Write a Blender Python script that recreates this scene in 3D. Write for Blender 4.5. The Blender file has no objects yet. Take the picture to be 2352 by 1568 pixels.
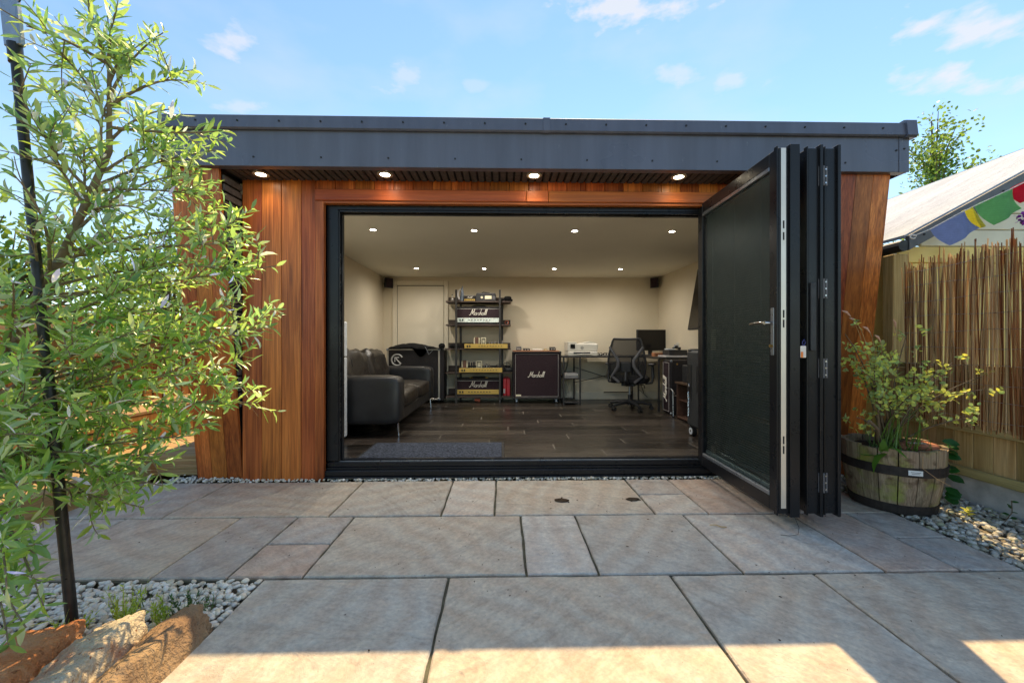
import bpy, math, random
import numpy as np
from mathutils import Vector, Matrix, Euler, noise as mnoise
R = math.radians
random.seed(7); rng = np.random.default_rng(11)
scene = bpy.context.scene
COL = scene.collection

# ------------------------------------------------------------------ camera
cam = bpy.data.cameras.new('camera'); camo = bpy.data.objects.new('camera', cam); COL.objects.link(camo)
cam.sensor_width = 36; cam.lens = 934 / 2352 * 36; cam.shift_y = 0.0026
cam.clip_start = 0.05; cam.clip_end = 2000
camo.location = (0, 0, 0.964); camo.rotation_euler = (R(90), 0, R(-1.288))
scene.camera = camo

# ------------------------------------------------------------------ light and exposure
SUN = Vector((0.18, 0.556, 1.0)).normalized()
sun = bpy.data.lights.new('sun', 'SUN'); suno = bpy.data.objects.new('sun', sun); COL.objects.link(suno)
sun.energy = 2.0; sun.angle = R(0.5); sun.color = (1.0, 0.74, 0.40)
suno.location = (1, 5, 12); suno.rotation_euler = (-SUN).to_track_quat('-Z', 'Y').to_euler()
scene.view_settings.view_transform = 'Standard'; scene.view_settings.look = 'None'
scene.view_settings.exposure = 1.82; scene.view_settings.gamma = 1.0
scene.view_settings.use_curve_mapping = False
scene.render.engine = 'CYCLES'
scene.cycles.use_denoising = True
scene.cycles.max_bounces = 7; scene.cycles.diffuse_bounces = 4; scene.cycles.transparent_max_bounces = 10
scene.cycles.caustics_reflective = False; scene.cycles.caustics_refractive = False
scene.cycles.sample_clamp_indirect = 6

def make_world():
    w = bpy.data.worlds.new('World'); scene.world = w; w.use_nodes = True
    nt = w.node_tree; N = nt.nodes; L = nt.links; N.clear()
    out = N.new('ShaderNodeOutputWorld'); bg = N.new('ShaderNodeBackground'); bg.inputs[1].default_value = 0.08
    sky = N.new('ShaderNodeTexSky'); sky.sky_type = 'NISHITA'; sky.sun_disc = False
    sky.sun_elevation = math.asin(SUN.z); sky.sun_rotation = math.atan2(SUN.x, SUN.y)
    sky.air_density = 1.0; sky.dust_density = 0.0; sky.ozone_density = 2.0; sky.altitude = 0
    tc = N.new('ShaderNodeTexCoord'); sep = N.new('ShaderNodeSeparateXYZ'); L.new(tc.outputs['Generated'], sep.inputs[0])
    def m(op, a, b=None, clamp=False):
        n = N.new('ShaderNodeMath'); n.operation = op; n.use_clamp = clamp
        for i, x in enumerate((a, b)):
            if x is None: continue
            if isinstance(x, (int, float)): n.inputs[i].default_value = x
            else: L.new(x, n.inputs[i])
        return n.outputs[0]
    az = m('ARCTAN2', sep.outputs[0], sep.outputs[1]); el = m('ARCSINE', sep.outputs[2])
    comb = N.new('ShaderNodeCombineXYZ'); L.new(az, comb.inputs[0]); L.new(m('MULTIPLY', el, 2.2), comb.inputs[1])
    nz = N.new('ShaderNodeTexNoise'); nz.inputs['Scale'].default_value = 15; nz.inputs['Detail'].default_value = 8; nz.inputs['Roughness'].default_value = 0.55
    L.new(comb.outputs[0], nz.inputs['Vector'])
    nb = N.new('ShaderNodeTexNoise'); nb.inputs['Scale'].default_value = 3.2; nb.inputs['Detail'].default_value = 6
    L.new(comb.outputs[0], nb.inputs['Vector'])
    dn = m('MULTIPLY', m('SUBTRACT', nz.outputs['Fac'], 0.5), 3.4)
    tot = None
    # small fair-weather clouds: azimuth, elevation, half widths (degrees), strength
    for a0, e0, wa, we, st in [(16.5, 38.5, 10, 2.2, 1), (49.5, 27.2, 5.2, 1.8, 1), (48.8, 23.6, 5.0, 1.5, 1), (-33.5, 31.5, 2.6, 1.6, .8),
                               (-13, 32.2, 4.4, 1.5, .55), (-3.5, 32.4, 2.2, 1.0, .35), (24, 31, 3.4, 1.5, .6), (30.5, 29.3, 3.6, 1.3, .6), (-32, 26, 3.0, 0.9, .6),
                               (33, 23.2, 4.0, 1.2, .6), (-70, 30, 7, 3, .9), (90, 33, 8, 3, .9), (130, 28, 10, 3, .9), (180, 35, 9, 3, .9), (-120, 25, 9, 3, .9),
                               (55, 33, 7, 1.6, .8)]:
        v0 = math.tan(R(e0)) / max(.3, abs(math.cos(R(a0)))); k0 = v0 * math.sin(R(a0)) / (1 + (v0 * math.cos(R(a0))) ** 2)   # flat cloud bases follow the horizon
        dx = m('DIVIDE', m('SUBTRACT', az, R(a0)), R(wa)); dy = m('DIVIDE', m('ADD', m('SUBTRACT', el, R(e0)), m('MULTIPLY', m('SUBTRACT', az, R(a0)), k0)), R(we))
        d = m('SQRT', m('ADD', m('MULTIPLY', dx, dx), m('MULTIPLY', dy, dy)))
        v = m('MULTIPLY', m('MULTIPLY', m('ADD', m('SUBTRACT', 0.9, d), dn), 1.35, True), st)
        tot = v if tot is None else m('MAXIMUM', tot, v)
    veil = m('MULTIPLY', m('SUBTRACT', nb.outputs['Fac'], 0.46, True), 1.3, True)
    tot = m('MAXIMUM', tot, veil)
    mix = N.new('ShaderNodeMix'); mix.data_type = 'RGBA'
    tint = N.new('ShaderNodeMix'); tint.data_type = 'RGBA'; tint.blend_type = 'MULTIPLY'; tint.inputs[0].default_value = 1; L.new(sky.outputs[0], tint.inputs[6]); tint.inputs[7].default_value = (.90, .93, .86, 1)
    L.new(m('MULTIPLY', tot, 0.8), mix.inputs[0]); L.new(tint.outputs[2], mix.inputs[6]); mix.inputs[7].default_value = (3.2, 3.2, 3.25, 1)
    L.new(mix.outputs[2], bg.inputs[0]); L.new(bg.outputs[0], out.inputs[0])
make_world()

# ------------------------------------------------------------------ object helpers
BASE = {}
def link(o): COL.objects.link(o); return o
def tag(o, label=None, cat=None, group=None, kind=None):
    if label: o['label'] = label
    if cat: o['category'] = cat
    if group: o['group'] = group
    if kind: o['kind'] = kind
    return o
def thing(name, loc, label, cat, rz=0, group=None, local=False):
    o = bpy.data.objects.new(name, None); link(o); o.location = loc; o.rotation_euler = (0, 0, rz); o.empty_display_size = 0.1
    tag(o, label, cat, group)
    BASE[o.name] = Vector((0, 0, 0)) if (local or rz) else Vector(loc)
    return o
def mesh_obj(name, verts, faces, mat, parent=None, smooth=False, loc=None, cols=None):
    b = BASE.get(parent.name, Vector((0, 0, 0))) if parent else Vector(loc or (0, 0, 0))
    me = bpy.data.meshes.new(name)
    va = np.asarray(verts, dtype=np.float64).reshape(-1, 3) - np.array(b)
    me.from_pydata(va.tolist(), [], faces if isinstance(faces, list) else faces.tolist())
    if mat: me.materials.append(mat)
    if smooth: me.polygons.foreach_set('use_smooth', [True] * len(me.polygons))
    if cols is not None:
        ca = me.color_attributes.new('Col', 'FLOAT_COLOR', 'POINT')
        c = np.ones((len(va), 4), dtype=np.float32); c[:, :3] = cols; ca.data.foreach_set('color', c.ravel())
    me.update()
    o = bpy.data.objects.new(name, me); link(o)
    if parent: o.parent = parent; BASE[o.name] = b
    elif loc: o.location = loc
    return o
def copy_part(src, parent, loc=None, name=None):
    c = src.copy(); link(c); c.parent = parent
    if loc is not None: c.location = loc
    return c

class MB:
    def __init__(s): s.v = []; s.f = []
    def add(s, vs, fs, M=None):
        n = len(s.v)
        if M is not None: vs = [M @ Vector(v) for v in vs]
        s.v += [tuple(v) for v in vs]; s.f += [tuple(i + n for i in f) for f in fs]; return s
    def box(s, x0, x1, y0, y1, z0, z1, b=0.0, M=None):
        if x1 < x0: x0, x1 = x1, x0
        if y1 < y0: y0, y1 = y1, y0
        if z1 < z0: z0, z1 = z1, z0
        b = min(b, (x1 - x0) * .45, (y1 - y0) * .45, (z1 - z0) * .45)
        if b <= 0:
            vs = [(x, y, z) for z in (z0, z1) for y in (y0, y1) for x in (x0, x1)]
            fs = [(0, 2, 3, 1), (4, 5, 7, 6), (0, 1, 5, 4), (2, 6, 7, 3), (0, 4, 6, 2), (1, 3, 7, 5)]
            return s.add(vs, fs, M)
        vs = []; idx = {}
        for k, z in enumerate((z0, z1)):
            for j, y in enumerate((y0, y1)):
                for i, x in enumerate((x0, x1)):
                    sx, sy, sz = (1 if i == 0 else -1), (1 if j == 0 else -1), (1 if k == 0 else -1)
                    for a, p in enumerate(((x, y + sy * b, z + sz * b), (x + sx * b, y, z + sz * b), (x + sx * b, y + sy * b, z))):
                        idx[(i, j, k, a)] = len(vs); vs.append(p)
        I = idx; fs = []
        for i in (0, 1): q = [I[(i, 0, 0, 0)], I[(i, 1, 0, 0)], I[(i, 1, 1, 0)], I[(i, 0, 1, 0)]]; fs.append(tuple(q if i else q[::-1]))
        for j in (0, 1): q = [I[(0, j, 0, 1)], I[(1, j, 0, 1)], I[(1, j, 1, 1)], I[(0, j, 1, 1)]]; fs.append(tuple(q[::-1] if j else q))
        for k in (0, 1): q = [I[(0, 0, k, 2)], I[(1, 0, k, 2)], I[(1, 1, k, 2)], I[(0, 1, k, 2)]]; fs.append(tuple(q if k else q[::-1]))
        for j in (0, 1):
            for k in (0, 1): fs.append((I[(0, j, k, 1)], I[(1, j, k, 1)], I[(1, j, k, 2)], I[(0, j, k, 2)]))
        for i in (0, 1):
            for k in (0, 1): fs.append((I[(i, 0, k, 0)], I[(i, 1, k, 0)], I[(i, 1, k, 2)], I[(i, 0, k, 2)]))
            for j in (0, 1): fs.append((I[(i, j, 0, 0)], I[(i, j, 1, 0)], I[(i, j, 1, 1)], I[(i, j, 0, 1)]))
        for i in (0, 1):
            for j in (0, 1):
                for k in (0, 1): fs.append((I[(i, j, k, 0)], I[(i, j, k, 1)], I[(i, j, k, 2)]))
        return s.add(vs, fs, M)
    def loft(s, rings, cap=True, M=None):
        n = len(rings[0]); vs = [p for r in rings for p in r]; fs = []
        for a in range(len(rings) - 1):
            for i in range(n):
                j = (i + 1) % n
                fs.append((a * n + i, a * n + j, (a + 1) * n + j, (a + 1) * n + i))
        if cap: fs.append(tuple(range(n))[::-1]); fs.append(tuple(range((len(rings) - 1) * n, len(rings) * n)))
        return s.add(vs, fs, M)
    def tube(s, pts, r, n=8, cap=True, M=None):
        pts = [Vector(p) for p in pts]; rr = r if isinstance(r, (list, tuple)) else [r] * len(pts)
        rings = []; up = None
        for i, p in enumerate(pts):
            t = (pts[min(i + 1, len(pts) - 1)] - pts[max(i - 1, 0)])
            t = t.normalized() if t.length > 1e-9 else Vector((0, 0, 1))
            if up is None: up = Vector((0, 0, 1)) if abs(t.z) < .9 else Vector((1, 0, 0))
            a = t.cross(up).normalized(); b = a.cross(t).normalized(); up = b
            rings.append([p + (a * math.cos(2 * math.pi * k / n) + b * math.sin(2 * math.pi * k / n)) * rr[i] for k in range(n)])
        return s.loft(rings, cap, M)
    def cyl(s, p0, p1, r0, r1=None, n=14, M=None): return s.tube([p0, p1], [r0, r0 if r1 is None else r1], n, True, M)
    def ell(s, c, r, nu=14, nv=8, M=None, power=1.0):
        if isinstance(r, (int, float)): r = (r, r, r)
        sg = lambda x: math.copysign(abs(x) ** power, x)
        rings = []
        for j in range(nv + 1):
            t = math.pi * (j + .02) / (nv + .04) - math.pi / 2
            rings.append([(c[0] + r[0] * sg(math.cos(t)) * sg(math.cos(2 * math.pi * i / nu)), c[1] + r[1] * sg(math.cos(t)) * sg(math.sin(2 * math.pi * i / nu)), c[2] + r[2] * sg(math.sin(t))) for i in range(nu)])
        return s.loft(rings, True, M)
    def prism(s, poly, axis, a, b, M=None):
        def P(u, v, w): return {'x': (w, u, v), 'y': (u, w, v), 'z': (u, v, w)}[axis]
        n = len(poly); vs = [P(u, v, a) for u, v in poly] + [P(u, v, b) for u, v in poly]
        fs = [tuple(range(n))[::-1], tuple(range(n, 2 * n))] + [(i, (i + 1) % n, n + (i + 1) % n, n + i) for i in range(n)]
        return s.add(vs, fs, M)
    def build(s, name, mat, parent=None, smooth=False, loc=None, fix=True):
        o = mesh_obj(name, s.v, s.f, mat, parent, smooth, loc)
        if fix:
            import bmesh
            bm = bmesh.new(); bm.from_mesh(o.data); bmesh.ops.recalc_face_normals(bm, faces=bm.faces); bm.to_mesh(o.data); bm.free()
            if smooth:
                try: o.data.set_sharp_from_angle(angle=R(50))
                except Exception: pass
        return o
def rotz(c, a): return Matrix.Translation(c) @ Matrix.Rotation(a, 4, 'Z')
def bx(name, mat, parent, x0, x1, y0, y1, z0, z1, b=0.002, loc=None): return MB().box(x0, x1, y0, y1, z0, z1, b).build(name, mat, parent, loc=loc, fix=False)

# ------------------------------------------------------------------ materials
class NT:
    def __init__(s, name):
        s.m = bpy.data.materials.new(name); s.m.use_nodes = True; s.t = s.m.node_tree; s.N = s.t.nodes; s.L = s.t.links
        s.p = s.N['Principled BSDF']; s.out = s.N['Material Output']
    def n(s, t, **kw):
        x = s.N.new(t)
        for k, v in kw.items():
            if hasattr(x, k): setattr(x, k, v)
        return x
    def inp(s, node, key, v):
        if isinstance(v, bpy.types.NodeSocket): s.L.new(v, node.inputs[key])
        else: node.inputs[key].default_value = v
    def noise(s, vec, scale, detail=4, rough=.55, dist=0):
        x = s.n('ShaderNodeTexNoise')
        if vec is not None: s.L.new(vec, x.inputs['Vector'])
        x.inputs['Scale'].default_value = scale; x.inputs['Detail'].default_value = detail; x.inputs['Roughness'].default_value = rough; x.inputs['Distortion'].default_value = dist
        return x.outputs['Fac']
    def ramp(s, fac, stops):
        x = s.n('ShaderNodeValToRGB'); e = x.color_ramp.elements
        while len(e) < len(stops): e.new(.5)
        for i, (p, c) in enumerate(stops): e[i].position = p; e[i].color = (*c, 1) if len(c) == 3 else c
        s.L.new(fac, x.inputs[0]); return x.outputs[0]
    def math(s, op, a, b=0.0, clamp=False):
        x = s.n('ShaderNodeMath', operation=op, use_clamp=clamp); s.inp(x, 0, a); s.inp(x, 1, b); return x.outputs[0]
    def mix(s, fac, a, b, blend='MIX'):
        x = s.n('ShaderNodeMix', data_type='RGBA', blend_type=blend); s.inp(x, 0, fac)
        for k, v in ((6, a), (7, b)):
            if isinstance(v, bpy.types.NodeSocket): s.L.new(v, x.inputs[k])
            else: x.inputs[k].default_value = (*v, 1) if len(v) == 3 else v
        return x.outputs[2]
    def coords(s, scale=(1, 1, 1), rnd=True):
        tc = s.n('ShaderNodeTexCoord'); v = tc.outputs['Object']
        if rnd:
            oi = s.n('ShaderNodeObjectInfo'); mu = s.n('ShaderNodeVectorMath', operation='SCALE'); mu.inputs[0].default_value = (37.1, 53.7, 71.3)
            s.L.new(oi.outputs['Random'], mu.inputs['Scale']); ad = s.n('ShaderNodeVectorMath', operation='ADD'); s.L.new(v, ad.inputs[0]); s.L.new(mu.outputs[0], ad.inputs[1]); v = ad.outputs[0]
        mp = s.n('ShaderNodeMapping'); mp.inputs['Scale'].default_value = scale; s.L.new(v, mp.inputs['Vector']); return mp.outputs[0]
    def bump(s, h, st, dist=.01, normal=None):
        x = s.n('ShaderNodeBump'); x.inputs['Strength'].default_value = st; x.inputs['Distance'].default_value = dist; s.L.new(h, x.inputs['Height'])
        if normal is not None: s.L.new(normal, x.inputs['Normal'])
        s.L.new(x.outputs[0], s.p.inputs['Normal']); return x.outputs[0]
    def set(s, **kw):
        for k, v in kw.items(): s.inp(s.p, {'color': 'Base Color', 'rough': 'Roughness', 'metal': 'Metallic', 'spec': 'Specular IOR Level', 'trans': 'Transmission Weight'}[k], v if isinstance(v, (bpy.types.NodeSocket, float, int)) else (*v, 1))
        return s.m
def C3(*c): return tuple(c)
def sc(c, k): return tuple(min(1, x * k) for x in c)
def plain(name, col, rough=.5, metal=0.0, var=.15, scale=6, bump=0.0, bscale=60, spec=.5, rvar=.12):
    t = NT(name); v = t.coords(); f = t.noise(v, scale, 5)
    t.set(color=t.ramp(f, [(.3, sc(col, 1 - var)), (.7, sc(col, 1 + var))]), metal=float(metal), spec=spec)
    f2 = t.noise(v, scale * 3.1, 4)
    t.set(rough=t.ramp(f2, [(.3, (max(0, rough - rvar),) * 3), (.7, (min(1, rough + rvar),) * 3)]))
    if bump: t.bump(t.noise(v, bscale, 4), bump, .004)
    return t.m
def wood(name, dark, mid, light, axis='z', rough=.55, freq=26, stretch=1.1, objvar=.35, bump=.12, fine=160, spec=.35):
    t = NT(name); k = {'x': (stretch, freq, freq), 'y': (freq, stretch, freq), 'z': (freq, freq, stretch)}[axis]
    kf = {'x': (stretch * 2.5, fine, fine), 'y': (fine, stretch * 2.5, fine), 'z': (fine, fine, stretch * 2.5)}[axis]
    kb = {'x': (.8, 5, 5), 'y': (5, .8, 5), 'z': (5, 5, .8)}[axis]
    v = t.coords(k); g = t.noise(v, 1.0, 5, .6, 1.4); fi = t.noise(t.coords(kf), 1.0, 3, .6); big = t.noise(t.coords(kb), 1.0, 3, .5, .6)
    c = t.ramp(g, [(.32, dark), (.48, mid), (.66, light)])
    c = t.mix(t.math('MULTIPLY', t.math('SUBTRACT', fi, .42, True), 2.8, True), c, sc(dark, .7))
    c = t.mix(.38, c, t.ramp(big, [(.35, sc(dark, 1.1)), (.65, sc(light, 1.0))]))
    oi = t.n('ShaderNodeObjectInfo'); hv = t.n('ShaderNodeHueSaturation'); t.L.new(c, hv.inputs['Color'])
    mr = t.n('ShaderNodeMapRange'); t.L.new(oi.outputs['Random'], mr.inputs['Value']); mr.inputs['To Min'].default_value = 1 - objvar; mr.inputs['To Max'].default_value = 1 + objvar; t.L.new(mr.outputs[0], hv.inputs['Value'])
    mh = t.n('ShaderNodeMapRange'); r2 = t.math('FRACT', t.math('MULTIPLY', oi.outputs['Random'], 7.31)); t.L.new(r2, mh.inputs['Value']); mh.inputs['To Min'].default_value = .49; mh.inputs['To Max'].default_value = .512; t.L.new(mh.outputs[0], hv.inputs['Hue'])
    t.set(color=hv.outputs[0], rough=t.ramp(fi, [(.3, (rough - .08,) * 3), (.7, (rough + .12,) * 3)]), spec=spec)
    t.bump(t.math('ADD', t.math('MULTIPLY', g, .5), fi), bump, .003)
    return t.m
def emis(name, col, st):
    t = NT(name); e = t.n('ShaderNodeEmission'); e.inputs[0].default_value = (*col, 1); e.inputs[1].default_value = st; t.L.new(e.outputs[0], t.out.inputs[0]); return t.m
def leafmat(name, top, under, gloss=.35, transl=.35, tcol=None, rough=.35):
    t = NT(name); at = t.n('ShaderNodeAttribute', attribute_name='Col'); oi = t.n('ShaderNodeObjectInfo'); geo = t.n('ShaderNodeNewGeometry')
    base = t.mix(geo.outputs['Backfacing'], top, under)
    c = t.mix(1.0, base, at.outputs['Color'], 'MULTIPLY'); c = t.mix(1.0, c, oi.outputs['Color'], 'MULTIPLY')
    t.set(color=c, rough=rough, spec=gloss)
    tr = t.n('ShaderNodeBsdfTranslucent'); tc = t.mix(1.0, tcol or sc(top, 2.2), at.outputs['Color'], 'MULTIPLY'); t.L.new(t.mix(1.0, tc, oi.outputs['Color'], 'MULTIPLY'), tr.inputs[0])
    mx = t.n('ShaderNodeMixShader'); mx.inputs[0].default_value = transl; t.L.new(t.p.outputs[0], mx.inputs[1]); t.L.new(tr.outputs[0], mx.inputs[2]); t.L.new(mx.outputs[0], t.out.inputs[0])
    return t.m
def attrmat(name, rough=.7, bump=.2, bscale=90, spec=.3, var=.12):
    t = NT(name); at = t.n('ShaderNodeAttribute', attribute_name='Col'); v = t.coords(rnd=False); f = t.noise(v, bscale, 4)
    t.set(color=t.mix(1.0, at.outputs['Color'], t.ramp(f, [(.3, (1 - var,) * 3), (.7, (1, 1, 1))]), 'MULTIPLY'), rough=rough, spec=spec); t.bump(f, bump, .003); return t.m
def glassmat(name, tint=(.8, .86, .84), refl=.08):
    t = NT(name); tr = t.n('ShaderNodeBsdfTransparent'); tr.inputs[0].default_value = (*tint, 1); gl = t.n('ShaderNodeBsdfGlossy'); gl.inputs['Roughness'].default_value = .4; gl.inputs[0].default_value = (.9, .95, 1, 1)
    fr = t.n('ShaderNodeFresnel'); fr.inputs[0].default_value = 1.14; mx = t.n('ShaderNodeMixShader'); mx.inputs[0].default_value = refl; t.L.new(tr.outputs[0], mx.inputs[1]); t.L.new(gl.outputs[0], mx.inputs[2]); t.L.new(mx.outputs[0], t.out.inputs[0]); return t.m
def slabmat():
    t = NT('sandstone'); oi = t.n('ShaderNodeObjectInfo'); v0 = t.coords((1, 1, 1)); rr = t.n('ShaderNodeVectorRotate', rotation_type='Z_AXIS'); t.L.new(v0, rr.inputs['Vector']); t.L.new(t.math('MULTIPLY', t.math('FRACT', t.math('MULTIPLY', oi.outputs['Random'], 13.7)), 3.1), rr.inputs['Angle']); v = rr.outputs[0]
    def sv(k): mp = t.n('ShaderNodeMapping'); mp.inputs['Scale'].default_value = k; t.L.new(v, mp.inputs['Vector']); return mp.outputs[0]
    
    big = t.noise(v, 2.2, 5, .55, .8); wv = t.n('ShaderNodeTexWave', wave_type='BANDS'); t.L.new(v, wv.inputs['Vector']); wv.inputs['Scale'].default_value = 2.3; wv.inputs['Distortion'].default_value = 9; wv.inputs['Detail'].default_value = 4; wv.inputs['Detail Scale'].default_value = 1.1
    fine = t.noise(v, 55, 6, .65); sp = t.noise(v, 230, 2); bl = t.noise(v, 9, 5, .6, .5)
    c = oi.outputs['Color']
    c = t.mix(t.math('MULTIPLY', t.math('SUBTRACT', big, .4, True), 1.6, True), c, t.mix(1.0, c, (1.12, .98, .84), 'MULTIPLY'))
    c = t.mix(t.math('MULTIPLY', wv.outputs['Fac'], .5), c, t.mix(1.0, c, (.83, .70, .64), 'MULTIPLY'))
    c = t.mix(t.math('MULTIPLY', t.math('SUBTRACT', bl, .52, True), 2.0, True), c, t.mix(1.0, c, (.78, .78, .80), 'MULTIPLY'))
    c = t.mix(.75, c, t.mix(1.0, c, t.ramp(fine, [(.3, (.68, .68, .70)), (.7, (1.22, 1.22, 1.2))]), 'MULTIPLY'))
    st = t.noise(sv((1.7, 7.5, 4)), 1.0, 7, .66, 2.2); c = t.mix(.55, c, t.mix(1.0, c, t.ramp(st, [(.35, (.72, .70, .69)), (.5, (1, 1, 1)), (.68, (1.16, 1.12, 1.06))]), 'MULTIPLY'))
    c = t.mix(t.math('GREATER_THAN', sp, .74), c, (.06, .055, .05))
    ef = t.noise(v, 4.2, 6, .7, 1.2); c = t.mix(t.math('MULTIPLY', t.math('SUBTRACT', ef, .61, True), 4.0, True), c, (.70, .67, .62))
    t.set(color=c, rough=t.ramp(fine, [(.3, (.55,) * 3), (.7, (.85,) * 3)]), spec=.3)
    h = t.math('ADD', t.math('MULTIPLY', t.noise(v, 6, 6, .6, 1.0), 1.6), t.math('MULTIPLY', fine, .28)); t.bump(t.math('ADD', h, t.math('MULTIPLY', st, .5)), .8, .012)
    return t.m

m_clad = wood('cladding_hardwood', (.115, .022, .0055), (.43, .103, .022), (.68, .205, .047), 'z', rough=.36, objvar=.38)
m_cladx = wood('cladding_hardwood_lengthwise', (.25, .05, .012), (.45, .108, .024), (.60, .175, .04), 'x', rough=.36, objvar=.12)
m_clady = m_clad
m_fascia = plain('anthracite_sheet', (.082, .092, .116), .42, 0, .10, 3, .03, 30, .5)
def streaky(name, col, rough):
    t = NT(name); a = t.noise(t.coords((9, 9, .8), False), 1.0, 6, .6); b = t.noise(t.coords((1.3, 1, 2), False), 1.0, 4); sp = t.noise(t.coords((60, 60, 14), False), 1.0, 3)
    c = t.ramp(a, [(.3, sc(col, .82)), (.7, sc(col, 1.16))]); c = t.mix(t.math('MULTIPLY', t.math('SUBTRACT', sp, .70, True), 4.0, True), c, (.42, .44, .46)); t.set(color=c, rough=t.ramp(b, [(.3, (rough - .16,) * 3), (.7, (rough + .14,) * 3)]), spec=.55); t.bump(b, .25, .02); return t.m
m_fascia = streaky('anthracite_weathered_sheet', (.10, .111, .152), .4)
m_frame = plain('black_satin_aluminium', (.012, .0125, .0145), .3, 0, .15, 3, 0, 40, .3, .05)
m_slat = plain('black_composite', (.075, .07, .069), .7, 0, .3, 30, .2, 120, .3)
m_black = plain('black_gap', (.006, .006, .006), .9, 0, .1)
m_roof = plain('roof_membrane', (.05, .05, .055), .8)
m_wall = plain('cream_wall_paint', (.74, .655, .51), .75, 0, .03, 2, .05, 160, .25)
m_ceil = plain('ceiling_paint', (.80, .765, .64), .85, 0, .02, 2, .03, 160, .2)
m_trim = plain('cream_gloss_trim', (.76, .69, .56), .5, 0, .04, 3, .03, 60, .4)
m_floor = wood('dark_laminate', (.010, .0085, .0075), (.030, .024, .02), (.078, .063, .052), 'x', rough=.28, freq=22, stretch=1.2, objvar=.6, bump=.04, spec=.45)
m_under = plain('floor_underlay', (.27, .24, .2), .8)
m_alu = plain('brushed_aluminium', (.55, .56, .58), .3, 1, .1, 20)
m_alud = plain('grey_aluminium', (.30, .33, .37), .35, .8, .1, 20)
m_chrome = plain('chrome', (.7, .7, .72), .12, 1, .05)
m_brasslock = plain('nickel_lock_strip', (.72, .66, .58), .42, .7, .05, 3, rvar=.03)
m_lockbr = plain('brass', (.55, .38, .14), .3, 1, .1)
m_blind = plain('dark_blind_slat', (.105, .113, .115), .45, 0, .1)
m_glass = glassmat('clear_glass', refl=.035)
m_slab = slabmat()
m_mortar = plain('mossy_mortar', (.12, .115, .08), .95, 0, .45, 14, .6, 120, .1)
m_soil = plain('soil', (.20, .17, .13), .95, 0, .4, 12, .6, 60, .1)
m_ground = plain('garden_ground', (.09, .085, .05), .95, 0, .4, 3, .5, 40, .1)
m_pebble = attrmat('pebble_stone', .55, .15, 120, .4)
m_sleep = wood('pale_sleeper', (.36, .22, .09), (.54, .36, .17), (.68, .48, .25), 'x', .75, 20, 1.2, .12, .3)
m_sleepy = wood('pale_sleeper_deep', (.28, .165, .07), (.42, .265, .125), (.54, .37, .185), 'y', .75, 20, 1.2, .12, .3)
m_fencez = wood('fence_board', (.26, .15, .05), (.44, .29, .12), (.58, .41, .2), 'z', .8, 18, 1.3, .2, .3)
m_fencel = wood('warm_fence_board', (.28, .115, .03), (.40, .18, .052), (.5, .25, .085), 'z', .75, 18, 1.3, .2, .3)
m_railw = wood('fence_rail', (.22, .17, .06), (.36, .29, .12), (.48, .39, .18), 'y', .8, 18, 1.3, .15, .3)
m_conc = plain('concrete', (.48, .47, .45), .9, 0, .3, 9, .6, 70, .2)
m_white_lamp = plain('lamp_bezel', (.5, .46, .36), .4)
m_leather = plain('black_leather', (.022, .022, .024), .36, 0, .35, 5, .25, 190, .5, .08)
m_leatherb = plain('brown_black_leather', (.026, .021, .018), .36, 0, .35, 5, .25, 190, .5, .08)
m_white = plain('white_enamel', (.70, .73, .76), .3, 0, .03)
m_tolex = plain('black_tolex', (.016, .014, .016), .6, 0, .2, 40, .35, 260, .35)
m_grille = plain('grille_cloth', (.040, .025, .031), .85, 0, .3, 90, .5, 420, .2)
m_gold = plain('gold_panel', (.62, .42, .10), .45, .2, .06, 6)
m_silver = plain('mirror_panel', (.72, .70, .66), .25, .6, .1, 10)
m_piping = plain('white_piping', (.58, .56, .54), .6)
m_script = plain('ivory_script', (.78, .74, .66), .4)
m_knob = plain('black_knob', (.012, .012, .012), .4)
m_dark = plain('charcoal_plastic', (.02, .021, .024), .5, 0, .15, 10)
m_grey = plain('mid_grey_plastic', (.10, .10, .11), .5, 0, .15, 10)
m_shelf = wood('dark_brown_shelf', (.045, .032, .028), (.075, .055, .046), (.11, .08, .068), 'x', .6, 20, 1.2, .1, .1)
m_post = plain('gunmetal_post', (.045, .042, .042), .45, .3, .15)
m_lam = plain('transformer_lamination', (.16, .085, .06), .6, .3)
m_cream = plain('cream_paper', (.78, .72, .52), .7)
m_glassv = plain('valve_glass', (.35, .33, .30), .12, .2)
m_red = plain('red_plastic', (.55, .02, .035), .4, 0, .1)
m_terra = plain('terracotta', (.42, .11, .06), .8)
m_print = plain('printer_white', (.68, .65, .58), .5, 0, .04)
m_screen = plain('black_screen', (.004, .004, .005), .18, 0, .1, 3, spec=.4, rvar=.03)
m_jacket = plain('black_cloth', (.011, .011, .012), .9, 0, .4, 12, .6, 80, .15)
m_paper = plain('paper_stack', (.62, .60, .60), .7)
m_mat = plain('doormat_pile', (.06, .07, .095), .95, 0, .9, 70, 1.0, 160, .1)
m_rubber = plain('black_rubber', (.012, .012, .012), .7)
m_brown = wood('brown_cabinet', (.05, .025, .016), (.085, .045, .028), (.12, .07, .045), 'y', .5, 20, 1.2, .1, .1)
m_orange = plain('orange_wood', (.42, .17, .075), .6)
m_mesh = None

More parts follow.
